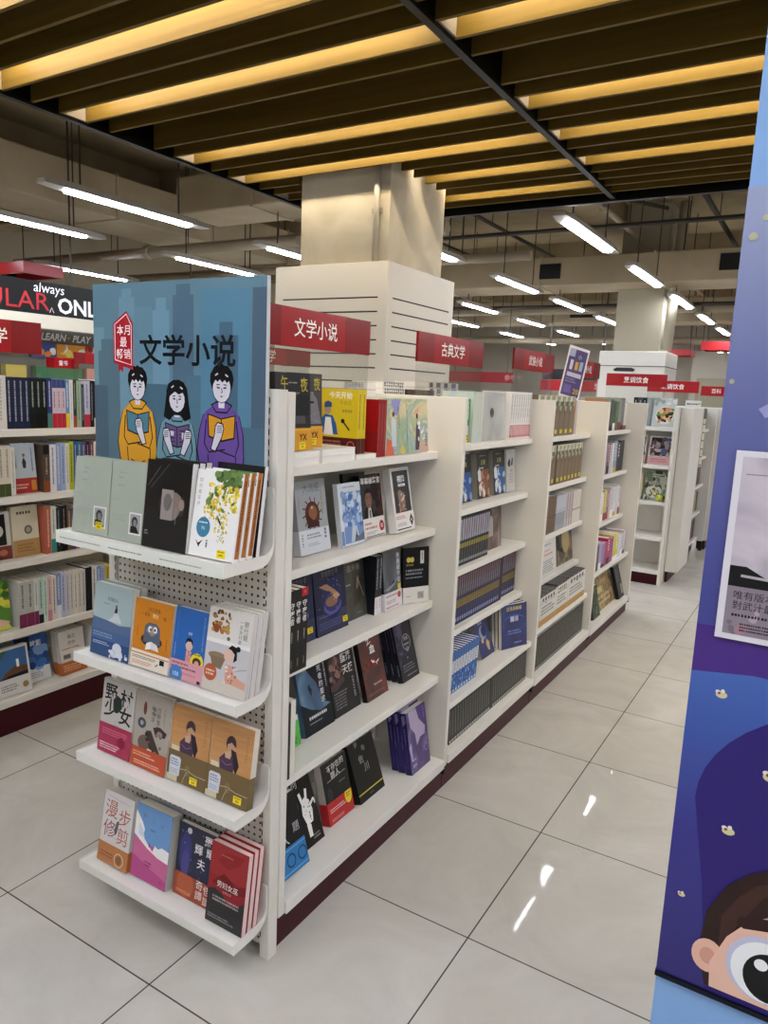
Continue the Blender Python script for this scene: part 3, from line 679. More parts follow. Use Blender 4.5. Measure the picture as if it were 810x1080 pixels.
# top shelf
skin_photo = MN('grey_photo', [(.3, '1a1a1c'), (.5, '6f6f72'), (.7, 'b9b7b4')], 40, .3)
green_it = [('T', '总有一天', .32, .86, .033, GREY), ('T', '在春天', .27, .80, .033, GREY), ('T', '重新开始', .30, .70, .03, GREY), ('L', .08, .24, .55, .34, 3, M('a3ada0', .4)), ('L', .1, .50, .3, .53, 1, M('a3ada0', .4)),
            ('R', .58, .1, .93, .38, WH), ('R', .61, .12, .90, .36, M('a9adae', .4)), ('P', [(.63, .12), (.63, .2), (.72, .22), (.8, .2), (.88, .12)], INK), ('E', .74, .265, .085, .10, M('3a3a3c', .4)), ('E', .75, .25, .05, .07, M('8d8a88', .4))]
TOPZ = 1.1002
book('pale green film-wrapped novel with yellow price sticker, on the top rack shelf', (-1.665, 1.192, TOPZ), .140, .195, .020, 'b3bcae', green_it, lean=6, n=2, labels=['spare pale green novel behind the yellow-stickered one on the top rack shelf'], group='pale green novels', coat=1., sticker=(.76, .13))
book('pale green film-wrapped novel without a sticker, beside the black portrait book on the rack', (-1.522, 1.192, TOPZ), .126, .195, .020, 'b3bcae', green_it, lean=6, n=2, labels=['spare pale green novel behind the unstickered one on the top rack shelf'], group='pale green novels', coat=1.)
blk = cov('242325', .3)
port = [('E', .62, .52, .28, .30, M('4c4644', .4)), ('P', [(.0, 0), (1, 0), (1, .28), (.85, .40), (.68, .44), (.4, .44), (.15, .46), (0, .42)], M('2b2a2c', .4)), ('E', .62, .54, .2, .28, M('8d7d76', .4)), ('E', .83, .53, .06, .09, M('a58d83', .4)),
        ('P', [(.3, .66), (.45, .8), (.8, .78), (.86, .6), (.7, .66), (.5, .66)], M('19191a', .4)), ('R', .38, .34, .64, .68, M('a39a97', .4)), ('E', .52, .54, .09, .14, M('77706e', .4)), ('K', [(.56, .5), (.62, .58)], M('6a6361', .4), .02),
        ('K', [(.05, .7), (.3, .93)], M('6d6d70', .35), .012), ('K', [(.12, .68), (.5, .97)], M('4f4f52', .35), .02), ('K', [(.72, .3), (.72, .5)], M('9b9b9d', .4), .01), ('L', .05, .14, .14, .2, 2, M('9b9b9d', .4))]
book('black portrait paperback with a pasted photo, foremost of three on the top rack shelf', (-1.3935, 1.186, TOPZ), .149, .211, .019, blk, port, lean=7, n=3, spine='R', spc='e9e7e4', group='black portrait paperbacks', coat=1., labels=['second black portrait paperback back from the front on the top rack shelf', 'rearmost black portrait paperback of three on the top rack shelf'])
fl = [('P', [(.4, 1), (.45, .93), (.55, .95), (.6, .88), (.7, .92), (.78, .8), (.95, .78), (.98, 1)], M('5f7a45', .4)), ('S', .42, .78, .98, 1, 26, .055, [M('4f6d3a', .4), M('6c8a4a', .4), M('3f5c34', .4)], 3),
      ('S', .3, .55, .95, .85, 120, .03, [M('e6c62c', .4), M('d8b21f', .4), M('f0dc5f', .4), M('a9b04a', .4)], 4), ('S', .24, .45, .5, .68, 34, .024, [M('e2c43a', .4), M('cdb23b', .4)], 5), ('S', .52, .3, .8, .56, 60, .022, [M('d8bf4a', .4), M('e8d77a', .4), M('8ea05a', .4)], 6), ('S', .6, .2, .76, .32, 24, .014, [M('cfc06a', .4), M('9fab6a', .4)], 8), ('S', .3, .5, .9, .85, 14, .05, [M('6c8a4a', .4), M('4f6d3a', .4)], 9),
      ('E', .27, .34, .155, .17, M('3f7f9f', .4)), ('T', '7%', .27, .33, .05, WH), ('L', .17, .38, .38, .41, 1, WH), ('P', [(.55, .5), (.6, .46), (.68, .38), (.62, .4), (.58, .44)], INK), ('P', [(.13, .19), (.2, .15), (.3, .2), (.23, .13), (.22, .1), (.19, .13)], INK), ('T', '如何看花开', .1, .74, .055, M('9a9896', .4), dict(v=1, sp=1.25)), ('V', .36, .1, .42, .2, 1, INK)]
book('white novel with yellow wattle blossom and blue badge, foremost of three', (-1.2415, 1.192, TOPZ), .138, .2, .020, 'f0efee', fl, lean=10, n=3, spine='R', spc='b06a2a', spart=[('R', 0, 0, .22, 1, WH), ('V', .4, .1, .8, .92, 1, M('4a2a10', .4)), ('R', .22, 0, 1, .04, WH)], group='white blossom novels', sticker=(.74, .07), coat=.6,
     labels=['second white blossom novel with orange spine on the top rack shelf', 'rearmost white blossom novel with orange spine on the top rack shelf'])
book('black-backed paperback leaning behind the white blossom novels on the top rack shelf', (-1.251, 1.271, TOPZ), .146, .212, .014, '26252a', [], lean=8, spine='R', spc='e9e7e6')
# second shelf
SZ = .7572
sea = [('R', 0, .36, 1, 1, M('9fb1b3', .35)), ('P', [(0, 0), (1, 0), (1, .5), (.7, .47), (.4, .5), (0, .52)], M('54698c', .4)), ('P', [(.4, .5), (.5, .56), (.62, .66), (.68, .6), (.76, .5)], M('c9cbd0', .4)), ('P', [(.55, .63), (.58, .7), (.63, .7), (.63, .63)], INK), ('E', .6, .72, .02, .03, INK), ('T', '听海的人', .5, .80, .06, M('2a3a4c', .4), dict(sx=.9)), ('L', .25, .72, .45, .74, 1, M('5a6a78', .4))]
book('pale blue sea novel with dark blue band, on the second rack shelf', (-1.653, 1.231, SZ), .151, .196, .022, '9fb1b3', sea, lean=6.5, n=2, labels=['spare pale blue sea novel standing behind its twin on the second rack shelf'], group='pale blue sea novels', coat=.8,
     band=(.36, '2c4a78', [('R', 0, .62, 1, 1, M('4a6490', .4)), ('L', .05, .72, .6, .92, 2, M('8fa3c4', .4)), ('L', .05, .42, .55, .56, 2, M('b4c2da', .4)), ('E', .7, .42, .12, .1, M('d5d9e2', .4)), ('E', .62, .2, .08, .07, M('c3cad8', .4)), ('E', .76, .2, .1, .05, M('d5d9e2', .4)), ('S', .5, .05, .95, .3, 12, .03, [M('d5d9e2', .4)], 3)]))
bear = [('T', '上班五年後，', .5, .87, .07, M('5a2d12', .4), dict(sx=.8)), ('T', '一直很', .3, .79, .065, M('5a2d12', .4), dict(sx=.8)), ('T', '努力', .55, .785, .065, WH, dict(sx=.9)), ('T', '哦', .8, .78, .065, M('5a2d12', .4)), ('E', .5, .42, .28, .12, M('3a2b3a', .4)), ('P', [(.28, .38), (.3, .62), (.4, .68), (.6, .68), (.7, .62), (.74, .38)], M('59616f', .4)), ('P', [(.34, .55), (.5, .48), (.66, .56), (.6, .64), (.42, .64)], M('7d8796', .4)), ('E', .44, .585, .05, .06, WH), ('E', .46, .58, .025, .03, INK), ('E', .58, .59, .05, .06, WH), ('E', .57, .585, .025, .03, INK), ('E', .5, .55, .05, .03, M('c98f6a', .4)),
        ('P', [(.38, .37), (.5, .41), (.5, .30), (.36, .27)], WH), ('P', [(.5, .41), (.66, .38), (.72, .29), (.5, .30)], M('dcdcdc', .4)), ('V', .1, .4, .13, .6, 1, M('8a4c1a', .4)), ('V', .88, .3, .92, .5, 1, M('8a4c1a', .4))]
book('orange novel with a grey owl reading, second along the second rack shelf', (-1.4985, 1.235, SZ), .139, .178, .026, 'c97f24', bear, lean=8, spine='R', spc='d8cfc2', group=None, band=(.25, 'e6dccb', [('R', 0, .78, 1, .84, M('c96a2a', .4)), ('L', .05, .5, .7, .68, 2, M('4a443c', .4)), ('L', .05, .15, .6, .4, 3, M('c96a4a', .4)), ('R', .78, .45, .9, .75, INK), ('K', [(.68, .3), (.74, .45)], INK, .02)]))
doll = [('E', .5, .5, .11, .13, M('d9b9ad', .4)), ('P', [(.38, .5), (.4, .58), (.5, .61), (.6, .57), (.61, .5), (.55, .55), (.45, .55)], INK), ('P', [(.42, .2), (.43, .43), (.57, .43), (.6, .2)], M('d08f8a', .4)), ('S', .43, .2, .58, .42, 14, .02, [M('b0504a', .4), M('e0b0a0', .4)], 2), ('T', '恋爱', .5, .66, .04, WH), ('V', .05, .5, .13, .95, 1, M('3f6fb5', .4)), ('V', .05, .25, .1, .5, 1, M('86a8da', .4)), ('V', .86, .45, .94, .93, 1, M('6d8ac0', .4)), ('E', .78, .3, .2, .2, M('e3cf3a', .4)), ('E', .78, .3, .13, .1, M('55401c', .4)), ('L', .64, .38, .92, .42, 1, M('55401c', .4)), ('E', .78, .28, .07, .06, M('d9a08c', .4))]
book('blue novel with a kokeshi doll and yellow roundel, third along the second rack shelf', (-1.356, 1.239, SZ), .111, .181, .02, '2f66ae', doll, lean=9, group=None, band=(.27, 'd79ba6', [('L', .05, .75, .6, .92, 1, M('7a2a35', .4)), ('L', .05, .55, .9, .72, 1, M('5a1a25', .4)), ('L', .3, .3, .9, .42, 2, M('b55a6a', .4)), ('E', .2, .26, .2, .2, M('3f7fbf', .4)), ('T', '150', .2, .26, .3, WH), ('R', .86, .05, .96, .2, INK)]), coat=.6)
swim = [('R', 0, .58, 1, .63, M('e9e6e2', .4)), ('R', 0, 0, 1, .58, M('c6c4c8', .4)), ('P', [(0, .12), (1, .2), (1, 0), (0, 0)], M('cdc4ba', .4)), ('S', .12, .72, .5, .96, 40, .04, [M('8a5a2a', .4), M('a8763f', .4), M('6b4a24', .4), M('c09050', .4)], 12), ('E', .2, .75, .07, .08, M('8a4a2a', .4)), ('E', .5, .66, .04, .035, M('6f6a50', .4)), ('T', '旅行是', .87, .8, .075, M('4a4644', .4), dict(v=1)), ('T', '一天天行走', .76, .77, .055, M('4a4644', .4), dict(v=1)),
        ('E', .3, .43, .22, .07, M('8f7a62', .4)), ('P', [(.12, .42), (.2, .30), (.4, .28), (.48, .42)], M('7f6c55', .4)), ('E', .55, .47, .11, .12, M('dcb8a6', .4)), ('P', [(.52, .55), (.6, .6), (.72, .58), (.74, .44), (.66, .4), (.68, .5), (.6, .54)], INK), ('E', .75, .57, .05, .05, INK), ('P', [(.5, .36), (.62, .36), (.74, .25), (.98, .2), (.98, .12), (.7, .14), (.52, .14)], M('d5a08c', .4)), ('S', .5, .15, .75, .36, 22, .02, [M('b5715c', .4), M('ecd0c0', .4)], 3), ('E', .17, .22, .15, .15, M('b9603a', .4)), ('L', .07, .18, .28, .26, 2, M('f0d9c8', .4)), ('K', [(.72, .3), (.85, .34), (.98, .36)], M('6a6460', .4), .008)]
book('cream novel of a bathing girl with dried flowers, foremost on the second rack shelf', (-1.2425, 1.236, SZ), .139, .205, .016, 'dedad4', swim, lean=9, n=3, group='cream bathing girl novels', labels=['second cream bathing girl novel back from the front on the rack', 'rearmost cream bathing girl novel on the second rack shelf'], spine='R', spc='cfc9c8', coat=.7)
# third shelf
SZ = .4652
nom = [('T', '野', .26, .83, .25, INK, dict(b=.016)), ('T', '村', .74, .80, .25, INK, dict(b=.02)), ('T', '少', .27, .61, .25, INK, dict(b=.02)), ('T', '女', .74, .56, .25, INK, dict(b=.02)), ('P', [(.36, .62), (.34, .74), (.45, .82), (.6, .78), (.63, .66), (.52, .58), (.42, .57)], M('2a3a35', .4)), ('T', 'GAMERS', .5, .45, .035, M('a5a09c', .4)), ('L', .42, .40, .6, .42, 1, GREY)]
book('grey novel with large black brush title over a crimson band, on the third rack shelf', (-1.655, 1.248, SZ), .131, .205, .016, 'bdb8b3', nom, lean=8, coat=.7, band=(.40, 'a52a4e', [('L', .1, .62, .9, .86, 3, M('c86a86', .4)), ('L', .06, .12, .7, .36, 3, M('eccdd6', .4)), ('E', .72, .5, .12, .12, M('8a2040', .4))]))
plant = [('T', '植物', .56, .77, .06, INK, dict(v=1)), ('T', '日野', .68, .77, .075, M('3f3b38', .4), dict(v=1)), ('T', '草集', .68, .61, .075, M('3f3b38', .4), dict(v=1)), ('T', '给布洋', .52, .74, .07, M('3f3b38', .4), dict(v=1)), ('V', .82, .6, .87, .85, 1, M('7f7a74', .4)), ('E', .28, .78, .05, .14, M('6a3f35', .4)), ('E', .22, .58, .12, .11, M('4d5358', .4)), ('E', .22, .58, .05, .05, M('9aa0a3', .4)), ('P', [(.55, .57), (.75, .6), (.95, .55), (.9, .48), (.62, .48)], M('4a3434', .4)), ('E', .75, .51, .08, .06, M('8c857f', .4)),
         ('E', .35, .33, .2, .17, M('6d5a50', .4)), ('P', [(.36, .5), (.5, .52), (.82, .24), (.76, .16), (.6, .18), (.42, .36)], M('4d3f3a', .4)), ('S', .35, .2, .8, .5, 20, .03, [M('7d6a5c', .4), M('3c3230', .4)], 3), ('E', .5, .24, .09, .06, M('d6cbb5', .4))]
book('taupe novel with a seed-pod drawing over an orange band, second on the third rack shelf', (-1.518, 1.247, SZ), .132, .208, .016, 'a8a096', plant, lean=8, coat=.7, band=(.26, 'bb4f2f', [('L', .05, .55, .75, .82, 2, M('e9b59c', .4)), ('L', .1, .15, .95, .38, 2, M('e9b59c', .4))]))
lady = [('E', .49, .74, .12, .15, M('4d3b45', .4)), ('P', [(.4, .72), (.42, .62), (.55, .6), (.62, .7), (.5, .76)], M('c29a7c', .4)), ('P', [(.5, .68), (.62, .66), (.72, .5), (.66, .38), (.56, .46)], M('3c2f38', .4)), ('P', [(.24, .52), (.35, .6), (.55, .58), (.62, .42), (.6, .3), (.3, .3)], M('574058', .4)), ('P', [(.36, .62), (.5, .65), (.5, .55), (.38, .55)], M('c9a78c', .4)), ('K', [(.3, .5), (.42, .46), (.55, .5)], M('7f6f96', .4), .015), ('P', [(.6, .44), (.7, .34), (.66, .3), (.6, .32)], M('caa286', .4)), ('V', .82, .5, .92, .9, 1, M('b9854f', .4)), ('R', .05, .38, .25, .46, M('d6cdb3', .4))]
tanm = MN('tan_cover', [(.3, 'b98350'), (.7, 'c9965f')], 30, .4, stretch=(.3, 1, 3))
for q, (x, lb, stx) in enumerate(((-1.383, 'tan dark-haired lady novel under an olive wrapper, third on the third rack shelf', .7), (-1.2432, 'tan dark-haired lady novel under an olive wrapper, last on the third rack shelf', .78))):
    book(lb, (x, 1.252, SZ), .137, .2, .022, tanm, lady, lean=8.5, spine='R', spc='d9d2c4', coat=.5, group='tan novels of a dark-haired lady', sticker=(stx, .09), band=(.40, '6f5c3a', [('R', .0, .0, .28, .2, M('cfc3a6', .4)), ('P', [(.05, .75), (.08, .82), (.3, .82), (.34, .75), (.32, .2), (.06, .2)], M('ccd0dc', .4)), ('L', .08, .5, .3, .75, 3, M('6a6a78', .4)), ('L', .08, .25, .3, .42, 3, M('9a9aa8', .4)), ('E', .52, .48, .07, .1, M('7d6946', .4)), ('E', .52, .48, .02, .02, INK), ('K', [(.3, .45), (.5, .5), (.72, .42), (1, .42)], M('b9b09a', .4), .012), ('K', [(.52, .45), (.45, .2), (.42, .02)], M('b9b09a', .4), .01)]))
# bottom shelf
SZ = .1302
walk = [('K', [(.15, .93), (.85, .9)], M('9a8a80', .4), .008), ('T', '漫', .28, .76, .27, M('b5523a', .4)), ('T', '步', .74, .70, .26, M('b5523a', .4)), ('T', '修', .28, .48, .26, M('9c4a44', .4)), ('T', '剪', .74, .44, .25, M('b5523a', .4)), ('P', [(.44, .48), (.5, .62), (.58, .64), (.54, .46), (.48, .42)], M('5b5a60', .4)), ('K', [(.05, .7), (.5, .66)], M('c08d78', .4), .01), ('K', [(.15, .4), (.85, .36)], M('c08d78', .4), .01)]
book('white novel with red brush strokes over an orange band, on the lowest rack shelf', (-1.652, 1.236, SZ), .122, .204, .03, 'e4e0de', walk, lean=10, spine='R', spc='e9e4e0', coat=1., band=(.28, 'c37a3a', [('O', .72, .42, .16, .025, M('e6c9a4', .4)), ('E', .72, .42, .09, .1, M('8a5a30', .4)), ('L', .08, .3, .55, .6, 2, M('8a4a22', .4))]))
skyp = [('R', 0, 0, 1, .5, M('c5598f', .35)), ('P', [(0, .55), (.2, .5), (.4, .42), (.7, .36), (1, .34), (1, 0), (0, 0)], M('c76a96', .4)), ('P', [(0, .3), (.5, .2), (1, .12), (1, 0), (0, 0)], M('b8508a', .4)), ('P', [(0, .9), (.08, .84), (.2, .76), (.28, .68), (.25, .58), (.4, .5), (.55, .43), (.6, .52), (.7, .5), (.8, .54), (1, .52), (1, .36), (.7, .38), (.4, .44), (0, .57)], WH), ('P', [(.1, .74), (.22, .68), (.3, .56), (.12, .58)], M('d3d9e6', .4)), ('T', '夏', .25, .86, .06, M('3f6fa8', .4)), ('T', '上', .5, .84, .06, M('3f6fa8', .4)), ('T', '的', .75, .81, .06, M('3f6fa8', .4)), ('L', .45, .69, .6, .72, 1, M('2c4a78', .4)), ('R', .44, .47, .46, .52, INK), ('L', .35, .2, .6, .28, 2, M('7a2a60', .4)), ('T', '小', .85, .08, .05, M('3a1a3a', .4))]
book('blue sky and pink field novel in a slipcase, second on the lowest rack shelf', (-1.522, 1.243, SZ), .138, .206, .036, '6b98cc', skyp, lean=9, spine='R', spc='cfccc4', coat=.8)
nite = [('P', [(0, 0), (1, 0), (1, 1), (0, 1)], M('272a4c', .35)), ('E', .28, .92, .06, .06, M('c9cdd4', .4)), ('E', .22, .6, .15, .4, M('3c3f78', .4)), ('E', .24, .45, .1, .28, M('4d4a86', .4)), ('S', .05, .3, .9, .98, 20, .01, [M('8c93b5', .4)], 3), ('T', '羅', .78, .88, .15, WH, dict(b=.008)), ('T', '耀', .84, .73, .14, WH, dict(b=.008)), ('T', '輝', .55, .72, .15, WH, dict(b=.008)), ('T', '夫', .64, .54, .15, WH, dict(b=.008))]
book('dark blue night novel with rust band, third on the lowest rack shelf', (-1.372, 1.262, SZ), .140, .198, .018, '272a4c', nite, lean=8, coat=.8, band=(.32, '9c4530', [('E', .3, .6, .22, .25, M('b05a3a', .4)), ('L', .08, .15, .5, .3, 2, M('d99a7a', .4)), ('T', '奇譚', .66, .6, .42, M('efe1d8', .4), dict(v=1)), ('T', '怪談', .86, .5, .42, M('efe1d8', .4), dict(v=1))]))
witch = [('R', 0, 0, 1, .45, M('29282b', .35)), ('P', [(0, .4), (.2, .44), (.4, .4), (.6, .3), (.8, .33), (1, .42), (1, .6), (0, .6)], M('8f2429', .4)), ('P', [(.2, .78), (.5, .72), (.8, .84), (.9, .95), (.4, .92)], M('8a2228', .4)), ('P', [(.1, .5), (.4, .66), (.75, .56), (1, .62), (1, .5), (.6, .44)], M('75191f', .4)), ('L', .3, .86, .65, .89, 1, M('c06a5a', .4)), ('T', '劳妇女巫', .52, .51, .085, WH), ('T', '世界文学', .52, .43, .035, M('c9a09a', .4)), ('L', .15, .28, .9, .36, 2, M('b0adad', .4)), ('L', .06, .06, .8, .12, 2, M('8f8d8d', .4))]
book('red and black novel with white title, foremost on the lowest rack shelf', (-1.2275, 1.236, SZ), .124, .21, .018, '9c2a2f', witch, lean=7.5, n=3, group='red and black novels', labels=['second red and black novel back from the front on the lowest rack shelf', 'rearmost red and black novel on the lowest rack shelf'], spine='L', coat=.4, pages=M('e6c9c4', .8))

# ------------------------------------------------------------------ first bay: books facing the aisle (+x)
def fb(label, x, y, z, w, H, t, col, items, lean=9, **k):
    return book(label, (x, y, z), w, H, t, col, items, yaw=90, lean=lean, **k)
Z = SH[0][0][0]
flat = lambda s, nm: (lambda k: f'{nm}, {["bottom one", "top one", "third up"][k]} of its pile on the first bay top shelf')
pile((-1.197, 1.43, Z), 90, 2, .21, .15, .018, 'efece6', [], lambda k: ['lower white book lying beneath the black midnight novels', 'upper white book lying beneath the black midnight novels'][k], 'white books lying flat', jitter=.002)
pile((-1.197, 1.652, Z), 90, 2, .165, .148, .019, 'f1eee8', [], lambda k: ['lower white book lying beneath the grey ghost novel', 'upper white book lying beneath the grey ghost novel'][k], 'white books lying flat', jitter=.002)
pile((-1.197, 1.824, Z), 90, 1, .112, .15, .014, 'ece8df', [], lambda k: 'single cream book lying beneath the yellow cook books', 'white books lying flat', jitter=.001)
ghost = [('P', [(.3, .95), (.32, .5), (1, .5), (1, 1), (.3, 1)], M('2c2b2e', .4)), ('P', [(.2, .35), (.25, .6), (.4, .72), (.62, .74), (.78, .62), (.85, .35)], M('565459', .4)), ('P', [(.45, .45), (.5, .72), (.95, .72), (.95, .45)], M('201f22', .4)), ('T', '午', .26, .86, .2, M('b9a833', .4), dict(b=.004, sx=.8)), ('T', '夜', .82, .85, .2, M('b9a833', .4), dict(b=.004, sx=.8)), ('L', .38, .86, .68, .89, 1, M('a8a39a', .4)), ('L', .48, .73, .7, .76, 1, M('8a8785', .4))]
obi = [('L', .1, .7, .5, .85, 1, M('8a5a14', .4)), ('L', .1, .25, .5, .6, 3, M('7a4c10', .4)), ('T', 'YX', .75, .6, .4, M('3a2408', .4), dict(b=.03)), ('R', 0, .9, 1, .94, M('e3b24a', .4))]
fb('black midnight novel with yellow strokes over an amber band, beside the end panel', -1.216, 1.475, Z + .0375, .148, .205, .018, '353437', ghost, lean=3, band=(.29, 'd69a2c', obi), sticker=(.72, .06), group=None)
gh2 = [('P', [(.45, .32), (.5, .6), (.6, .72), (.72, .74), (.84, .66), (.9, .5), (.98, .32)], M('77747c', .4)), ('R', .58, .60, .74, .63, INK), ('S', .5, .33, .92, .5, 20, .015, [M('8f8c96', .4)], 5), ('T', '夜', .84, .86, .19, M('b9a833', .4), dict(b=.004, sx=.8)), ('L', .48, .73, .75, .76, 1, M('a8a39a', .4))]
fb('grey ghost novel with yellow strokes over an amber band, beside the yellow cook book', -1.246, 1.566, Z + .0395, .148, .205, .016, '4b4a4e', gh2, lean=2, band=(.29, 'd69a2c', obi), sticker=(.7, .08))
# yellow cook books stand spine-out; the first shows its cover along the aisle
chef = [('P', [(0, 0), (1, 0), (1, .24), (0, .24)], M('5c1f1a', .4)), ('T', '今天开始', .55, .9, .11, WH, dict(b=.014)), ('T', '学做菜', .68, .78, .075, M('a8953a', .4)), ('L', .6, .62, .9, .7, 1, M('a8953a', .4)), ('P', [(.02, .3), (.04, .52), (.15, .6), (.35, .58), (.45, .45), (.5, .28)], M('2f5f9c', .4)), ('P', [(.12, .27), (.16, .55), (.3, .55), (.38, .27)], WH), ('E', .22, .68, .09, .11, M('a58a78', .4)), ('P', [(.12, .7), (.13, .78), (.22, .81), (.32, .78), (.32, .71)], M('33507c', .4)), ('K', [(.62, .5), (.8, .36)], INK, .035), ('E', .62, .5, .05, .05, INK), ('L', .08, .05, .6, .2, 3, M('a87a6a', .4)), ('O', .84, .12, .1, .02, M('d9706a', .4))]
ysp = [('R', 0, 0, 1, .24, M('5c1f1a', .4)), ('V', .3, .35, .7, .92, 1, M('6a5a10', .4))]
row((-1.208, 1.838, Z + .0146), 90, [(.022, .192, 'd9bf22', ysp, 'yellow cook book showing a chef cover, first of two beside the ghost novel', dict(cov=chef, d=.14)), (.022, .192, 'd9bf22', ysp, 'yellow cook book squeezed between its twin and the red novels', dict(d=.14))], group='yellow cook books')
rcv = [('R', 0, 0, .5, .45, M('6d7fb0', .4)), ('R', 0, .45, 1, 1, M('a3141c', .4))]
rsp = [('V', .25, .08, .75, .92, 2, M('b0605a', .4))]
row((-1.2, 1.942, Z), 90, [(.016, .178, '8d1a20', rsp, f'dark red novel spine, {ORD[i]} of three between cook books and watercolour covers', dict(cov=rcv, d=.13)) for i in range(3)], group='dark red novels')
wc = MN('watercolour_print', [(.22, 'c97a5a'), (.36, 'd6c8a0'), (.48, '8fae8a'), (.58, 'a7b9c6'), (.68, '8d7fae'), (.8, 'd9d3d6')], 9, .35, 1.5, 3, coat=.6)
wit = [('P', [(.3, .98), (.75, .98), (.58, .7), (.45, .7)], M('8c8fc4', .4)), ('P', [(.0, 0), (.4, 0), (.3, .25), (.1, .3)], M('cf6a4a', .4)), ('R', .3, .32, .5, .62, M('d9dde2', .4)), ('P', [(.3, .15), (.32, .62), (.4, .68), (.48, .62), (.5, .15)], M('c9cfda', .4)), ('E', .4, .72, .05, .06, M('4a3f45', .4)), ('V', .58, .45, .68, .85, 2, M('4d5f5a', .4)), ('E', .8, .08, .07, .07, M('d9c02a', .4))]
fb('watercolour fantasy novel with a white-robed figure, beside the dark red spines', -1.203, 2.0, Z, .143, .182, .02, wc, wit, lean=5, coat=.6)
wit2 = [('P', [(.35, .05), (.4, .45), (.48, .62), (.6, .45), (.55, .05)], M('4f4450', .4)), ('E', .47, .68, .05, .07, M('3d2a2a', .4)), ('S', .5, .25, .95, .6, 26, .04, [M('c9c3dd', .4), M('e2dfe8', .4)], 3), ('P', [(.5, 0), (1, 0), (1, .2), (.6, .22)], M('c9a9a0', .4)), ('V', .85, .1, .95, .35, 1, M('5a4c55', .4))]
fb('watercolour fantasy novel with a dark-coated figure, at the end of the top shelf', -1.203, 2.148, Z, .143, .182, .02, wc, wit2, lean=5, coat=.6)

# second shelf
Z = SH[0][1][0]
row((-1.187, 1.478, Z), 90, [(.03, .21, '141416', [('R', 0, 0, 1, .27, M('d39a26', .4)), ('V', .3, .33, .75, .96, 1, M('cfcac6', .4)), ('E', .5, .93, .25, .25, M('c9a9a4', .4)), ('O', .5, .13, .3, .08, M('a8741c', .4))], 'black novel spine with amber base, standing beside the end panel on the second shelf', dict(d=.13))])
virus = [('R', 0, 0, 1, .33, M('cdd3dc', .4)), ('T', '大流感', .52, .89, .14, M('6f7278', .4), dict(sx=.9)), ('L', .2, .8, .6, .83, 1, M('a09a98', .4)), ('V', .8, .5, .9, .85, 1, M('9a8a70', .4)), ('V', .06, .55, .12, .8, 1, M('b57a70', .4))] + [('K', [(.5 + .2 * math.cos(a), .53 + .15 * math.sin(a)), (.5 + .33 * math.cos(a + .15), .53 + .24 * math.sin(a + .15))], M('6e3028', .4), .03) for a in [i * .52 for i in range(12)]] + [('E', .5, .53, .24, .26, M('5a2a22', .4)), ('E', .52, .55, .14, .15, M('8a5a3a', .4)), ('E', .5, .62, .03, .03, M('d0b090', .4)), ('P', [(.3, .35), (.32, .55), (.5, .45), (.7, .42), (.7, .35)], M('4a1f1a', .4))]
fb('grey virus-history book with a spiky brown virus, on the second shelf of the first bay', -1.256, 1.642, Z, .146, .216, .024, 'a3a8ac', virus, lean=9, coat=.5, band=(.33, 'd3d8df', [('V', .05, .3, .14, .85, 1, M('8a8f98', .4)), ('L', .25, .6, .72, .85, 2, M('6f747c', .4)), ('L', .25, .3, .7, .45, 2, M('9a9ea6', .4)), ('V', .8, .4, .92, .95, 1, M('6f7888', .4))]))
ice = [('R', 0, 0, 1, 1, M('d8dce2', .35)), ('R', .14, .04, 1, .86, M('6f8fc0', .35)), ('S', .16, .3, .96, .85, 60, .08, [M('4f74b0', .4), M('88a6d0', .4), M('a9c0de', .4), M('c9d6e6', .4)], 4), ('P', [(.4, .05), (.5, .3), (.7, .3), (.8, .05)], M('c3ccd8', .4)), ('P', [(.55, .05), (.62, .16), (.8, .12), (1, .2), (1, .05)], M('5f6a7a', .4)), ('P', [(.62, .1), (.66, .26), (.7, .12)], M('4a5060', .4)), ('T', '空', .3, .76, .1, M('3f5f9c', .4)), ('T', '的', .58, .76, .1, M('3f5f9c', .4)), ('O', .35, .5, .09, .02, M('3f5f9c', .4)), ('O', .62, .52, .09, .02, M('4a6aa8', .4)), ('O', .82, .58, .09, .02, M('3f5f9c', .4)), ('L', .2, .92, .8, .96, 1, M('7f97c0', .4)), ('R', 0, .02, .12, .25, M('6f8fc8', .4)), ('V', .86, .25, .92, .5, 1, M('4f74b0', .4))]
fb('white-bordered blue ice-landscape novel, between the virus book and the portrait novel', -1.236, 1.826, Z, .124, .195, .018, 'd8dce2', ice, lean=9, coat=.4)
man = [('R', 0, .3, 1, .84, M('1d1c1e', .35)), ('R', .6, .3, 1, .84, M('3a1c1c', .35)), ('S', .62, .32, .98, .84, 16, .12, [M('4d2624', .4), M('2a1614', .4)], 3), ('P', [(.08, .3), (.12, .44), (.25, .5), (.5, .48), (.58, .3)], M('121214', .4)), ('P', [(.26, .3), (.3, .48), (.42, .48), (.46, .3)], M('cfccc8', .4)), ('P', [(.33, .3), (.34, .44), (.4, .44), (.4, .3)], M('4a4a5c', .4)), ('E', .34, .6, .15, .22, M('8a6252', .4)), ('P', [(.18, .64), (.2, .76), (.34, .8), (.48, .75), (.5, .64), (.44, .71), (.24, .71)], M('141214', .4)), ('K', [(.24, .64), (.31, .64)], INK, .018), ('K', [(.37, .64), (.44, .64)], INK, .018), ('K', [(.3, .52), (.39, .52)], M('5a3430', .4), .014), ('T', '草案檢察官', .5, .90, .11, M('e4e0dc', .4), dict(b=.025, sx=1.05)), ('K', [(.55, .96), (.9, .98)], M('b5332c', .4), .015)]
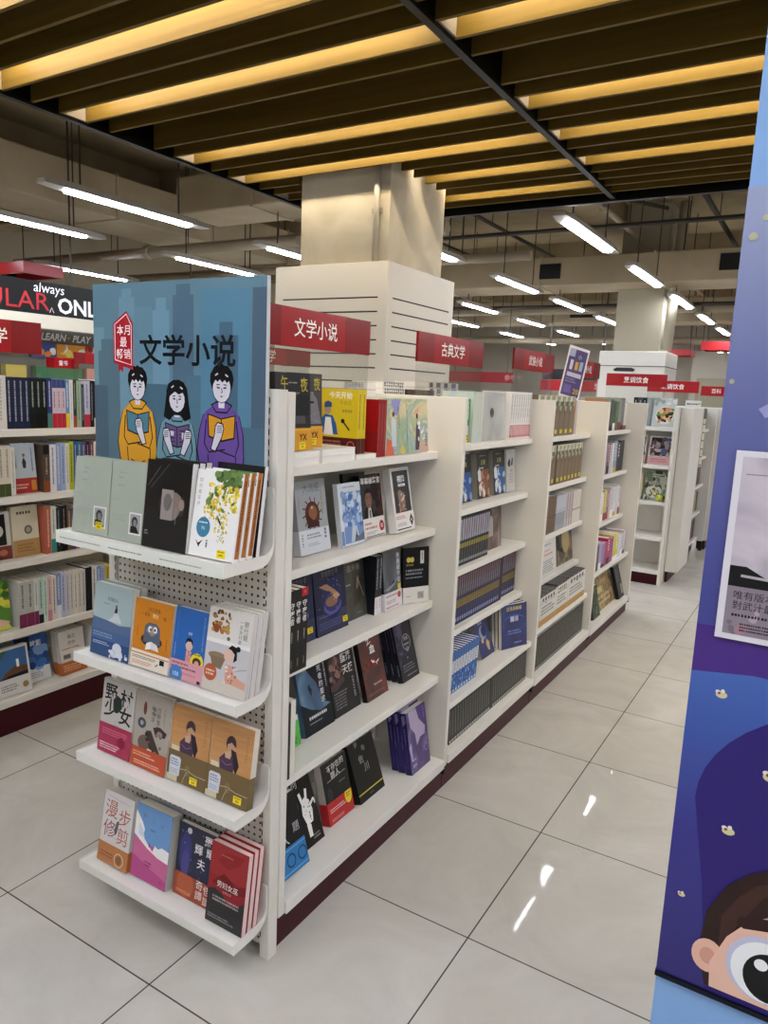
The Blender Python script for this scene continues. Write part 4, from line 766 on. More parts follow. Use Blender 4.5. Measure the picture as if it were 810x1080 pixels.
mband = (.31, 'e2dedb', [('L', .05, .62, .4, .82, 1, M('b03a30', .4)), ('L', .05, .4, .7, .6, 1, M('b03a30', .4)), ('L', .08, .15, .6, .32, 2, GREY), ('R', .05, .04, .95, .08, INK), ('E', .84, .5, .12, .14, M('9c2320', .4)), ('T', '獎', .84, .5, .25, WH)])
fb('dark portrait crime novel with a suited man, on the second shelf of the first bay', -1.256, 1.982, Z, .128, .208, .018, '1d1c1e', man, lean=9.5, coat=.4, band=mband)
fb('spare black crime novel peeping out behind the portrait novel', -1.284, 1.925, Z, .126, .216, .014, '141315', [('T', '刑', .8, .9, .09, M('9a9794', .4))], lean=8)
eye = [('R', .1, .30, .93, .95, M('2d2f3a', .35)), ('P', [(.3, .32), (.32, .5), (.3, .62), (.4, .66), (.6, .6), (.66, .45), (.62, .32)], M('8f7468', .4)), ('P', [(.42, .48), (.56, .56), (.68, .56), (.6, .5), (.5, .47)], M('d0b8a6', .4)), ('E', .52, .57, .07, .045, WH), ('E', .53, .57, .035, .04, INK), ('S', .3, .33, .66, .64, 14, .04, [M('6f5a52', .4), M('b09484', .4)], 5), ('T', '視网', .52, .82, .115, WH, dict(b=.02)), ('R', .36, .705, .72, .745, WH), ('L', .4, .71, .68, .735, 1, M('5a5a60', .4))]
fb('white-framed dark eye thriller, at the far end of the second shelf of the first bay', -1.222, 2.128, Z, .13, .222, .028, 'dcd9d6', eye, lean=11, coat=.4, band=(.29, 'e3e0dd', [('L', .05, .68, .6, .88, 2, M('b5433a', .4)), ('L', .08, .3, .6, .5, 2, GREY), ('R', .05, .12, .8, .18, INK), ('P', [(.84, .2), (.95, .55), (.84, .9), (.73, .55)], M('242326', .4)), ('T', '金', .84, .55, .2, WH)]))
# third shelf
Z = SH[0][2][0]
sw = lambda tag_: [('T', '守夜者', .5, .72, .088, M('dcdad8', .4), dict(v=1, b=.015)), ('V', .35, .36, .65, .5, 1, M('a9a7a5', .4)), ('V', .4, .05, .6, .16, 1, M('8f8d8b', .4))] + ([('R', 0, .9, 1, 1, M('b5232c', .4)), ('T', '1', .5, .95, .045, WH)] if tag_ else [])
row((-1.152, 1.462, Z), 90, [(.026, .228, '101012', sw(0), 'black night-watch spine, nearest the end panel on the third shelf', dict(d=.15)), (.026, .228, '101012', sw(0), 'black night-watch spine, middle of three on the third shelf', dict(d=.15)), (.026, .228, '101012', sw(1), 'black night-watch spine with a red top tag on the third shelf', dict(d=.15))], group='black night-watch novels')
planet = [('R', 0, 0, 1, .32, M('232650', .35)), ('E', .54, .5, .34, .38, M('23285c', .4)), ('E', .54, .4, .28, .16, M('5a5a9c', .4)), ('E', .54, .46, .26, .18, M('3a3468', .4)), ('E', .52, .47, .2, .1, M('8a6450', .4)), ('P', [(.15, .74), (.4, .75), (.66, .62), (.78, .54), (.62, .54), (.5, .62), (.3, .68)], M('a87f58', .4)), ('P', [(.55, .56), (.72, .58), (.8, .52), (.66, .48)], M('c09a74', .4)), ('S', .1, .35, .9, .85, 22, .012, [M('8f93c4', .4), M('c9a884', .4)], 6), ('T', '黑暗的左手', .52, .9, .105, M('70706e', .4), dict(sx=.85)), ('L', .1, .26, .6, .29, 1, M('6d6fa5', .4)), ('L', .08, .08, .9, .2, 3, M('55588c', .4))]
fb('navy planet novel partly hidden behind the night-watch spines, with a yellow sticker', -1.262, 1.588, Z, .146, .206, .018, '20234a', planet, lean=7, sticker=(.82, .16), coat=.5, group='navy planet novels')
fb('navy planet novel facing the aisle in full, with a yellow sticker', -1.258, 1.74, Z, .165, .206, .02, '20234a', planet, lean=8, sticker=(.9, .13), coat=.5, group='navy planet novels')
moss = MN('dark_moss_print', [(.3, '23231f'), (.5, '35362d'), (.7, '4c4a40')], 16, .35, .6, coat=.4)
fig = [('P', [(.4, .2), (.45, .55), (.55, .75), (.7, .6), (.72, .3)], M('4d4038', .4)), ('P', [(.55, .5), (.62, .72), (.72, .74), (.68, .55)], M('8c7468', .4)), ('K', [(.66, .7), (.8, .5), (.9, .35)], M('a5a29c', .4), .03), ('T', '造天者', .5, .9, .12, M('a5a39c', .4), dict(sx=1.2)), ('L', .1, .6, .32, .65, 1, M('a5a39c', .4)), ('L', .5, .08, .8, .11, 1, M('8c8a84', .4))]
fb('dark mossy novel with a veiled figure, beside the navy planet novel', -1.275, 1.922, Z, .124, .19, .018, moss, fig, lean=8.5)
smoke = MN('smoky_grey_print', [(.3, '26282e'), (.5, '4b5059'), (.7, '7b828c')], 11, .35, 1., coat=.4, stretch=(1, 1, .5))
sm = [('T', '無盡藏宇宙', .87, .68, .1, M('c9ccd2', .4), dict(v=1, b=.012)), ('P', [(0, .36), (.5, .42), (.7, .5), (.85, .52), (.6, .4), (.3, .33)], M('8a929c', .4)), ('P', [(.4, .42), (.66, .5), (.62, .44)], M('1f2126', .4)), ('R', .8, .3, .97, .4, M('d6c43a', .4))]
sband = (.3, 'dcd8da', [('L', .08, .72, .85, .9, 1, M('a8545a', .4)), ('L', .08, .36, .75, .58, 2, M('8a8a90', .4)), ('L', .08, .1, .9, .25, 1, M('b05a5a', .4)), ('E', .84, .72, .1, .1, M('b5433f', .4))])
ssp = [('R', 0, 0, 1, .3, M('dcd8da', .4)), ('V', .25, .4, .75, .95, 1, M('9fa6b0', .4)), ('V', .3, .05, .7, .27, 1, M('a8686a', .4))]
row((-1.25, 2.05, Z), 90, [(.021, .205, '23262d', ssp, 'dark spine with white base, nearer of two beside the smoky grey novel', dict(d=.125)), (.021, .205, '23262d', ssp, 'dark spine with white base, touching the smoky grey novel', dict(d=.125))], group='dark spines with white bases')
fb('smoky grey novel with white vertical title and white band, on the third shelf', -1.236, 2.098, Z, .116, .207, .02, smoke, sm, lean=6, spc='23262d', spart=ssp, band=sband)
back = [('E', .2, .78, .08, .09, M('cfc05a', .4)), ('E', .34, .78, .08, .09, M('cfc05a', .4)), ('L', .12, .66, .45, .72, 1, M('8a7f4a', .4)), ('R', .66, .7, .8, .93, M('d2d0cc', .4)), ('V', .7, .72, .76, .91, 1, INK), ('L', .1, .5, .9, .62, 2, M('8f949c', .4)), ('L', .1, .44, .8, .48, 1, M('8f949c', .4))]
book('black novel back cover with yellow blobs over a white band, against the first divider', (-1.236, 2.222, Z), .11, .205, .02, '15171d', back, yaw=62, lean=4, band=(.29, 'dcd9d2', [('R', .55, .25, .8, .7, M('b5b0a8', .4)), ('V', .57, .28, .78, .66, 5, M('6a5f5a', .4)), ('L', .1, .4, .3, .5, 1, GREY)]))
# fourth shelf
Z = SH[0][3][0]
row((-1.128, 1.418, Z), 90, [(.03, .215, '3a3634', [('V', .3, .1, .7, .9, 1, M('8a8580', .4))], 'dark charcoal spine against the end panel on the fourth shelf', dict(d=.14)), (.02, .22, 'e2ddd3', [], 'cream spine beside the end panel on the fourth shelf', dict(d=.15))])
grn = [('P', [(.0, .42), (.5, .75), (.8, .5), (.9, .42)], M('6f706c', .4)), ('S', .1, .4, .8, .75, 16, .05, [M('9a9b96', .4), M('4a4b48', .4)], 3), ('R', 0, .36, 1, .44, M('d6d6d0', .4)), ('V', .05, .36, .9, .44, 9, INK)]
fb('dark novel with a bright green band, half hidden behind the cream spine', -1.222, 1.492, Z, .126, .206, .02, '32302d', grn, lean=9, band=(.36, '58b54c', [('L', .05, .7, .8, .9, 1, M('2c5a24', .4)), ('L', .05, .3, .6, .55, 2, M('2c5a24', .4)), ('T', '愛', .8, .25, .3, M('1f3a1a', .4))]))
teal = MN('deep_water_print', [(.3, '1f3354'), (.5, '3d6488'), (.72, '86abb8')], 7, .3, .8, 3, coat=.5)
wat = [('P', [(0, 0), (1, 0), (1, .32), (.6, .28), (.3, .36), (0, .5)], M('1d242c', .4)), ('P', [(.3, 1), (1, 1), (1, .3), (.72, .4), (.6, .7), (.42, .86)], M('1a1f28', .4)), ('P', [(.3, .68), (.34, .74), (.42, .64), (.38, .54)], M('1c2430', .4)), ('K', [(.33, .7), (.4, .58)], M('3a4a58', .4), .01), ('T', '死者的要求', .74, .66, .105, M('d6d2d6', .4), dict(v=1, sp=1.12, b=.01)), ('V', .88, .55, .95, .95, 1, M('a9a7ae', .4)), ('L', .2, .2, .8, .28, 1, M('c9ccd0', .4)), ('L', .2, .14, .7, .17, 1, M('9a9fa5', .4))]
fb('blue underwater thriller with pink-white vertical title, on the fourth shelf', -1.224, 1.648, Z, .15, .204, .02, teal, wat, lean=14)
ang = [('E', .3, .78, .26, .3, M('54403e', .4)), ('S', .05, .55, .5, .98, 26, .08, [M('6a504a', .4), M('3c2e30', .4), M('8a6a5c', .4)], 8), ('P', [(0, .5), (.5, .58), (.55, .5), (.2, .4), (0, .42)], M('5a3f42', .4)), ('T', '墮落', .70, .85, .155, M('dedad6', .4), dict(b=.014, sx=.95)), ('T', '天使', .72, .66, .155, M('dedad6', .4), dict(b=.014, sx=.95)), ('V', .8, .1, .9, .5, 1, M('8a8788', .4)), ('L', .08, .1, .6, .38, 6, M('6f6d6f', .4))]
fb('dark fallen-angel novel with bold white title, on the fourth shelf', -1.228, 1.808, Z, .146, .206, .02, '27262a', ang, lean=14, coat=.4)
bld = MN('blood_red_print', [(.3, '1f1413'), (.5, '4a1d1a'), (.72, '6d2b26')], 14, .35, .8, coat=.4)
bl = [('T', '之', .45, .95, .13, WH, dict(b=.03, rot=20)), ('T', '血', .58, .8, .16, WH, dict(b=.03)), ('P', [(.45, .62), (.55, .66), (.62, .56), (.85, .6), (.7, .52), (.55, .55)], WH), ('S', .1, .5, .8, .68, 16, .04, [M('8f2a24', .4)], 5), ('L', .4, .2, .8, .25, 1, M('c9b5b0', .4)), ('L', .1, .06, .9, .12, 1, M('8a5a50', .4))]
fb('dark red novel with white brush characters, on the fourth shelf', -1.212, 1.972, Z, .134, .205, .02, bld, bl, lean=15, spc='1f1413')
dsp = [('V', .3, .5, .7, .95, 1, M('5d5a78', .4)), ('V', .3, .06, .7, .3, 1, M('6a8a90', .4))]
em = [('P', [(0, .2), (0, 1), (.5, 1), (.4, .6)], M('4a4356', .4)), ('S', .0, .4, .5, 1, 14, .14, [M('57506a', .4), M('3c3a48', .4)], 8), ('O', .58, .62, .24, .025, M('9a98a0', .4)), ('T', '黑鐵', .58, .68, .07, M('b5b3ba', .4)), ('L', .42, .56, .74, .62, 1, M('a5a3aa', .4)), ('O', .58, .5, .07, .02, M('b5b3ba', .4)), ('L', .15, .14, .85, .28, 3, M('77757d', .4)), ('L', .3, .06, .9, .1, 1, M('8f8d95', .4)), ('E', .5, .36, .04, .03, M('8f8a5a', .4))]
fb('dark grey novel with a white ring emblem, foremost of three on the fourth shelf', -1.198, 2.186, Z, .122, .217, .022, '33323a', em, lean=16, n=3, spc='26252e', spart=dsp, group='dark grey ring-emblem novels', labels=['second dark grey ring-emblem novel behind the foremost', 'rearmost dark grey ring-emblem novel on the fourth shelf'], coat=.4)
# bottom shelf
Z = SH[0][4][0]
blu = [('E', .12, .55, .12, .2, M('1a2438', .4)), ('T', '旁', .42, .62, .11, M('c9ccd0', .4)), ('T', '人', .5, .44, .13, M('dcdcdc', .4)), ('T', '題', .84, .54, .14, M('b5b8bd', .4)), ('T', '殺', .1, .40, .13, M('c9ccd0', .4)), ('E', .3, .7, .06, .08, M('7a8a9a', .4))]
fb('black novel with a bright blue band, on the first bay bottom shelf', -1.142, 1.418, Z, .15, .215, .02, '0e1118', blu, lean=17, coat=.4, band=(.36, '2f78b5', [('R', 0, .88, 1, .92, M('6fa9d6', .4)), ('R', 0, .1, 1, .14, M('6fa9d6', .4)), ('O', .2, .5, .13, .03, M('15406a', .4)), ('O', .53, .5, .13, .03, M('15406a', .4)), ('O', .86, .5, .13, .03, M('15406a', .4))]))
rab = [('T', '鳥狗', .4, .9, .15, M('b5b3b0', .4)), ('P', [(.55, .45), (.6, .62), (.7, .66), (.82, .6), (.86, .45), (.8, .3), (.62, .28)], WH), ('K', [(.62, .6), (.58, .75)], WH, .07), ('K', [(.74, .62), (.8, .76)], WH, .07), ('K', [(.82, .52), (.96, .58)], WH, .05), ('K', [(.96, .58), (.97, .5)], WH, .04), ('P', [(.6, .3), (.6, .12), (.7, .12), (.72, .28)], WH), ('S', .56, .26, .86, .62, 12, .02, [M('9a9896', .4)], 6), ('V', .44, .5, .5, .8, 1, M('8a8886', .4)), ('L', .7, .06, .95, .14, 2, M('8a8886', .4))]
fb('black novel with a white rabbit, behind the blue-banded novel on the bottom shelf', -1.174, 1.535, Z, .155, .215, .02, '121113', rab, lean=21, coat=.4)
non = [('T', '不存在的', .54, .88, .12, M('dad8d5', .4), dict(b=.008, rot=4)), ('T', '罪人', .5, .745, .13, M('dad8d5', .4), dict(b=.008, rot=4)), ('K', [(.15, .68), (.9, .71)], M('b5b3b0', .4), .012), ('P', [(.08, .35), (.12, .55), (.2, .6), (.3, .5), (.28, .36)], M('3a3a3c', .4)), ('L', .6, .55, .85, .6, 1, M('6a6a6c', .4))]
fb('black novel with white title and red band, on the bottom shelf of the first bay', -1.186, 1.736, Z, .134, .195, .03, '1b1b1d', non, lean=14, spc='c9c4bc', coat=.4, band=(.36, 'b5262b', [('L', .08, .5, .75, .72, 2, M('e6c4c0', .4)), ('L', .1, .1, .6, .25, 2, M('d69a96', .4)), ('E', .84, .8, .14, .2, M('d9c82a', .4)), ('L', .76, .7, .92, .95, 2, M('4a430c', .4))]))
sag = [('T', '学', .3, .94, .1, M('a5a3a0', .4)), ('T', '与', .54, .83, .11, M('a5a3a0', .4)), ('T', '佐', .38, .67, .15, M('a5a3a0', .4)), ('T', '川', .52, .52, .15, M('a5a3a0', .4)), ('L', .4, .44, .6, .47, 1, M('6a6866', .4)), ('R', 0, .13, 1, .15, M('c9b83a', .4)), ('L', .4, .05, .6, .09, 1, M('6a6866', .4))]
fb('black novel with a thin yellow line, beside the red-banded novel on the bottom shelf', -1.172, 1.892, Z, .15, .196, .03, '17181b', sag, lean=20, spc='1d1d20', coat=.4)
pur = MN('violet_print', [(.3, '2b2253'), (.5, '4d3b7c'), (.72, 'a393b8')], 8, .35, 1., 3, coat=.4)
pp = [('P', [(.1, 1), (.5, 1), (.6, .8), (.9, .62), (.85, .5), (.6, .5), (.4, .4), (.35, .6), (.15, .75)], M('b5a8c4', .4)), ('P', [(.55, 1), (1, 1), (1, .7), (.8, .75)], M('553c80', .4)), ('P', [(.0, .45), (.12, .5), (.14, .2), (.08, .2)], M('b5a4c6', .4)), ('V', .85, .75, .92, .95, 1, M('8a7ab0', .4)), ('L', .08, .2, .3, .23, 1, M('cfc8da', .4)), ('T', '彼岸', .2, .12, .06, M('cfc8da', .4)), ('O', .85, .28, .1, .02, M('8a90c4', .4))]
psp = [('V', .3, .3, .7, .75, 1, M('6a62a0', .4)), ('R', .2, .1, .8, .5, M('3a3070', .4)), ('P', [(.3, .78), (.8, .85), (.7, .97), (.2, .95)], M('8a7ab0', .4))]
fb('violet novel with a pale bird shape, foremost of three on the bottom shelf', -1.13, 2.162, Z, .14, .228, .026, pur, pp, lean=10, n=3, spc='2a2560', spart=psp, group='violet bird novels', labels=['second violet bird novel behind the foremost on the bottom shelf', 'rearmost violet bird novel on the bottom shelf'])
# ------------------------------------------------------------------ second bay
def ser(n, t, H, cols, items, nm, where, start=0, lean=0, group=None, d=.14, **op):
    o = []
    for i in range(n):
        c = cols[i % len(cols)] if isinstance(cols, (list, tuple)) else cols
        it = items(i) if callable(items) else items
        o.append((t, H, c, it, f'{nm}, {ORD[i + start]} from the near divider {where}', dict(d=d, lean=lean, group=group, **op)))
    return o
Z = SH[1][0][0]
W2 = 'on the top shelf of the second bay'
row((-1.21, 2.59, Z), 90, [(.016, .165, '2a2627', [('R', 0, .1, 1, .3, M('8a3a3a', .4)), ('V', .3, .4, .7, .9, 1, GREY)], 'thin black spine beside the green spine ' + W2), (.03, .172, '3f9f5a', [('R', 0, 0, 1, .2, M('e3cf2a', .4)), ('V', .2, .03, .8, .18, 1, M('6a5a10', .4)), ('R', 0, .2, 1, .4, M('c9c9c2', .4)), ('V', .3, .45, .7, .92, 1, WH), ('R', .85, 0, 1, 1, INK)], 'green spine with a yellow label ' + W2)])
pale = MN('pale_misty_print', [(.3, 'a9c0d6'), (.5, 'c9d3cc'), (.72, 'd6d9a8')], 7, .35, .6, 2, coat=.6, stretch=(1, 1, 1))
row((-1.212, 2.672, Z), 90, [(.05, .2, pale, [], 'pale misty spine beside the green spine ' + W2), (.045, .2, pale, [('V', .4, .1, .6, .9, 1, M('a9b0a0', .4))], 'second pale misty spine touching the silver book ' + W2)], group='pale misty spines')
silv = MN('silver_foil_print', [(.3, 'a9abab'), (.5, 'bdbfbe'), (.7, 'cdcfce')], 5, .25, .8, 4, coat=.8)
book('silver square book with a small dark round emblem, second bay top shelf', (-1.216, 2.775, Z), .255, .2, .02, silv, [('E', .42, .58, .085, .085, M('6a6b6c', .4)), ('O', .42, .58, .07, .015, M('3a3b3c', .4)), ('S', .37, .54, .47, .62, 14, .02, [M('3a3b3c', .4)], 3)], yaw=90, lean=3)
mg = lambda i: [('V', .2, .3, .8, .95, 2, M('5a5a60', .4)), ('R', .1, .04, .9, .3, M('b5404f', .4)), ('V', .3, .06, .7, .28, 1, WH)]
row((-1.2, 3.036, Z), 90, ser(9, .0275, .208, 'e6e4e2', mg, 'white volume with crimson base', 'of the second bay top shelf', group='white volumes with crimson bases'))
# second shelf: four comics set apart
Z = SH[1][1][0]
comic = lambda a, b: [('R', 0, 0, 1, 1, M('343634', .4)), ('R', .1, .06, .95, .62, M(a, .4)), ('S', .12, .08, .93, .6, 26, .12, [M(a, .4), M(b, .4), M('d6d9dc', .4)], 7), ('T', '幻境', .5, .78, .12, M('b5b06a', .4), dict(b=.01)), ('L', .2, .9, .8, .95, 1, M('8a8c88', .4)), ('L', .15, .63, .6, .69, 1, M('d6d9d6', .4))]
for x, y, w, a, b, nm in ((-1.25, 2.67, .13, '3a5a94', '7f9fd0', 'blue'), (-1.25, 2.862, .125, '7a4a36', 'b08060', 'brown'), (-1.25, 3.038, .13, '35588f', 'a9c3dd', 'blue and white')):
    book(f'dark comic with {nm} artwork, standing apart on the second bay second shelf', (x, y, Z), w, .198, .03, '343634', comic(a, b), yaw=90, lean=6, spc='8f8a80', group='dark comics set apart')
book('pale grey comic with two black running figures, at the far end of the second shelf', (-1.25, 3.182, Z), .105, .198, .02, 'c2c3c0', [('P', [(.1, .68), (.3, .8), (.42, .72), (.4, .6), (.2, .6)], INK), ('P', [(.5, .62), (.6, .8), (.72, .78), (.68, .62)], INK), ('L', .3, .2, .9, .45, 4, M('9a9b98', .4)), ('P', [(.4, .5), (.6, .55), (.7, .5), (.5, .45)], M('b59a98', .4))], yaw=90, lean=4)
# third shelf: boxed run of volumes
Z = SH[1][2][0]
bx = lambda i: [('R', 0, .52, 1, .95, M('9fa0b0', .4)), ('R', .2, .6, .8, .9, M(['b08a9a', '8a94b5', 'a3a39a'][i % 3], .4)), ('R', 0, .36, 1, .46, M('8f8440', .4)), ('R', 0, .06, 1, .12, M('8f9296', .4)), ('V', .3, .14, .7, .34, 1, M('6a6c6f', .4)), ('R', 0, 0, .13, 1, M('141516', .4)), ('R', .9, 0, 1, 1, M('141516', .4))]
row((-1.208, 2.45, Z), 90, ser(20, .022, .2, '2f3230', bx, 'grey and gold volume', 'on the third shelf', group='grey and gold volumes'))
book('brown comic with a figure print, beside the grey and gold volumes on the third shelf', (-1.235, 2.962, Z), .16, .196, .02, MN('brown_figure_print', [(.3, '3c2c28'), (.5, '6a5650'), (.72, '9a8c88')], 12, .4, .8), [('P', [(.1, .3), (.12, .6), (.25, .8), (.4, .7), (.42, .3)], M('a5a09c', .4)), ('E', .25, .85, .08, .09, M('4a3a36', .4))], yaw=90, lean=4)
# fourth shelf: blue and gold volumes
Z = SH[1][3][0]
bg = lambda i: [('R', 0, .8, 1, 1, M('5a3a4a', .4)), ('R', .15, .56, .85, .8, M('55596a', .4)), ('V', .25, .56, .75, .95, 1, M('a5898c', .4)), ('R', 0, .34, 1, .5, M('8f7a3a', .4)), ('V', .2, .35, .8, .49, 1, M('3a3418', .4)), ('R', .2, .06, .8, .14, M('8a8fc0', .4)), ('V', .35, .15, .65, .32, 1, M('5a60a0', .4)), ('R', 0, 0, .13, 1, M('0c0e24', .4)), ('R', .9, 0, 1, 1, M('0c0e24', .4))]
row((-1.206, 2.45, Z), 90, ser(28, .0212, .205, '1f2350', bg, 'navy and gold volume', 'on the fourth shelf', group='navy and gold volumes', d=.13) + [(.03, .2, '14173a', [], 'plain midnight blue spine between the two runs of navy volumes', dict(d=.13))])
row((-1.218, 3.10, Z), 90, [(.0225, .2, '1f2350', bg(i), f'navy and gold volume, {ORD[i]} of the short run by the second divider', dict(d=.13)) for i in range(8)], group='navy and gold volumes')
# fifth shelf
Z = SH[1][4][0]
bw = lambda i: [('R', 0, .48, 1, .78, M('dcdfe6', .4)), ('V', .3, .5, .7, .76, 1, M('3a4a7a', .4)), ('R', 0, .78, 1, 1, M('3f6fae', .4)), ('S', .1, .05, .9, .45, 10, .25, [M('6fa3dc', .4), M('1f4a8f', .4)], i), ('R', .2, .02, .8, .08, M('c9d3e6', .4)), ('R', 0, 0, .1, 1, M('1a3566', .4)), ('R', .92, 0, 1, 1, M('1a3566', .4))]
row((-1.146, 2.462, Z), 90, ser(10, .0245, .172, '2f63b0', bw, 'blue and white light novel', 'on the fifth shelf', lean=7, group='blue and white light novels', d=.12))
book('dark floral book at the back of the fifth shelf, behind the light novels', (-1.30, 2.46, Z), .3, .19, .02, MN('dark_floral_print', [(.3, '26222a'), (.55, '4a4038'), (.75, '8a7f70')], 20, .4), [], yaw=90, lean=6)
bluep = MN('deep_blue_print', [(.3, '161c4a'), (.55, '23306f'), (.78, '4a66a8')], 7, .3, .8, 3, coat=.5)
book('dark blue moon comic tilted sideways on the fifth shelf of the second bay', (-1.19, 2.885, Z), .14, .182, .03, bluep, [('T', '怪盗', .45, .85, .13, M('b5b9c9', .4), dict(b=.01)), ('E', .5, .58, .24, .22, M('9aa0b0', .4)), ('E', .58, .6, .17, .17, M('2a3568', .4)), ('P', [(.55, .3), (.65, .4), (.8, .3), (.7, .1), (.58, .15)], M('b5a580', .4)), ('E', .35, .4, .08, .08, M('c9a98a', .4))], yaw=90, lean=21, roll=0, spc='9a948a')
night = [('T', '白鳥與蝙蝠', .5, .9, .1, M('c2b668', .4), dict(b=.01)), ('E', .5, .6, .42, .2, M('3f5a9c', .4)), ('E', .5, .56, .44, .2, bluep), ('R', .35, .6, .5, .72, M('b5b9c9', .4)), ('R', .53, .6, .66, .72, M('9aa0b8', .4)), ('L', .25, .3, .8, .42, 2, M('6f86c4', .4)), ('L', .5, .08, .8, .13, 1, M('8a9ac9', .4))]
book('large deep blue book with gold title, foremost of three by the second divider', (-1.178, 3.078, Z), .17, .205, .02, bluep, night, yaw=68, lean=6, n=3, labels=['second large deep blue book behind the gold-titled one', 'rearmost large deep blue book on the fifth shelf'], group='large deep blue books', spine='R', spc='1b2150', spart=[('V', .3, .1, .7, .9, 1, M('8f9ac0', .4))])
# bottom shelf: dark comic spines leaning
Z = SH[1][5][0]
dk = lambda i: [('R', .12, .03, .88, .09, M('b5b5b0', .4)), ('V', .32, .15, .66, .9, 1, M('8a8a86', .4)), ('R', .0, 0, .1, 1, M('66665f', .4))]
row((-1.122, 2.44, Z), 90, ser(17, .0218, .155, '1d1e1c', dk, 'charcoal comic spine', 'on the bottom shelf, second bay', lean=-6, group='charcoal comic spines', d=.13) + [(.026, .15, '161617', [], 'plain black spine dividing the charcoal comics on the bottom shelf, second bay', dict(lean=-6, d=.13))] + ser(18, .0212, .152, '1a1b1a', dk, 'charcoal comic spine', 'on the bottom shelf, second bay', start=17, lean=-6, group='charcoal comic spines', d=.13), gap=.0016)

# ------------------------------------------------------------------ third bay
Z = SH[2][0][0]
brn = MN('kraft_brown', [(.3, '6a5a46'), (.7, '7f6e58')], 12, .6)
flo = [('R', 0, .72, 1, 1, M('d3cfb8', .4)), ('S', .05, .72, .95, .98, 14, .2, [M('8f9478', .4), M('5a5f48', .4), M('b5a98a', .4)], 5), ('R', .3, .06, .75, .16, M('d9c22a', .4))]
brownset = lambda n, nm: [(.08, .205, brn, flo, f'{ORD[i]} wide kraft-brown spine with floral top {nm}', dict(d=.13)) for i in range(n)]
row((-1.205, 3.39, Z), 90, brownset(7, 'along the third bay top shelf'), gap=.004, group='kraft-brown floral spines')
row((-1.215, 4.02, Z), 90, [(.012, .19, 'c9987a', [], 'thin peach spine at the end of the kraft-brown spines, third bay'), (.03, .185, 'a9b0bb', [('V', .3, .2, .7, .8, 1, GREY)], 'blue-grey spine after the peach spine, third bay top shelf')])
Z = SH[2][1][0]
row((-1.2, 3.385, Z), 90, [(.062, .205, brn, flo, f'{ORD[i]} kraft-brown floral spine along the second shelf of the third bay', dict(d=.13, gap=.02 if i == 5 else 0)) for i in range(12)], gap=.003, group='kraft-brown floral spines')
Z = SH[2][2][0]
row((-1.2, 3.38, Z), 90, [(.05, .195, '6a513c', [('V', .4, .2, .6, .8, 1, M('8a7258', .4)), ('R', 0, .45, 1, .47, M('4a382a', .4))], f'{ORD[i]} dark brown spine along the third shelf of the third bay') for i in range(8)] +
    [(.026, .19, '9aa0ab', [('R', 0, .5, 1, 1, M('b9bec9', .4)), ('V', .3, .1, .7, .6, 1, M('4a4f5c', .4))], f'{ORD[i]} silver-grey spine along the third shelf of the third bay') for i in range(6)] +
    [(.045, .19, 'c3b9ba', [('V', .3, .2, .6, .9, 1, M('6a5a60', .4)), ('R', .7, 0, 1, 1, M('8a7a7f', .4))], f'{ORD[i]} mauve-grey spine along the third shelf of the third bay') for i in range(3)] +
    [(.05, .19, 'd6d0c8', [('R', 0, .4, 1, .46, M('b09a8c', .4)), ('V', .4, .5, .6, .9, 1, M('9a9088', .4))], f'{ORD[i]} off-white spine along the third shelf of the third bay') for i in range(3)])
Z = SH[2][3][0]
book('white book with red and grey print, on the fourth shelf of the third bay', (-1.195, 3.60, Z), .262, .2, .03, 'd6d3cf', [('L', .2, .55, .9, .63, 1, M('b5543f', .4)), ('L', .2, .66, .8, .72, 1, M('c98a6a', .4)), ('L', .15, .1, .85, .45, 6, M('77777c', .4)), ('L', .2, .8, .8, .9, 1, GREY)], yaw=90, lean=6)
book('black and gold art book beside the white book, third bay fourth shelf', (-1.225, 3.868, Z), .39, .202, .02, MN('black_gold_print', [(.3, '1b1715'), (.55, '4a3a30'), (.75, '9c8660')], 12, .35, 1.4), [('P', [(.1, .95), (.4, .8), (.45, .5), (.6, .4), (.55, .3), (.3, .45), (.2, .7)], M('15120f', .4)), ('E', .7, .65, .18, .2, M('a8966a', .4))], yaw=90, lean=8)
Z = SH[2][4][0]
bxs = [('R', 0, .74, 1, .86, M('c9c6bf', .4)), ('R', 0, .0, 1, .22, M('b58a45', .4)), ('L', .1, .35, .9, .68, 3, M('5a5a5c', .4)), ('V', .1, .74, .9, .95, 5, M('3a3a3c', .4))]
for i, (y, w, hh, lb) in enumerate(((3.43, .255, .15, 'white slipcase box with amber base, nearest the second divider'), (3.688, .19, .155, 'white slipcase box with amber base, between two like it'), (3.882, .33, .158, 'taller white slipcase box with amber base and grey top, third bay'))):
    o = empty('slipcase_box', (-1.128, y, Z + .0003), R(90)); tag(o, lb, 'boxed set', 'white slipcase boxes')
    m = MB(); m.box((0, 0, 0), (w, .13, hh), M('d3d1cc', .4)); art(m, bxs, w, hh, face_front(0)); m.build('case', o)
    m = MB(); tn = 7 if i < 2 else 9
    for k in range(tn): m.box((.004 + k * (w - .008) / tn, .004, hh), (.002 + (k + 1) * (w - .008) / tn, .126, hh + (.012 if i < 2 else .006)), M(['4a4a4c', '5f5f60'][k % 2], .5))
    m.build('volume_tops', o)
Z = SH[2][5][0]
row((-1.128, 3.375, Z), 90, ser(40, .0202, .18, '20211c', lambda i: [('R', .1, .03, .9, .08, M('9a9a90', .4)), ('V', .34, .12, .64, .9, 1, M('7f7f76', .4)), ('R', 0, 0, .1, 1, M('5a5a52', .4))], 'olive-charcoal comic spine', 'on the bottom shelf, third bay', lean=-4, group='olive-charcoal comic spines', d=.13), gap=.0014)

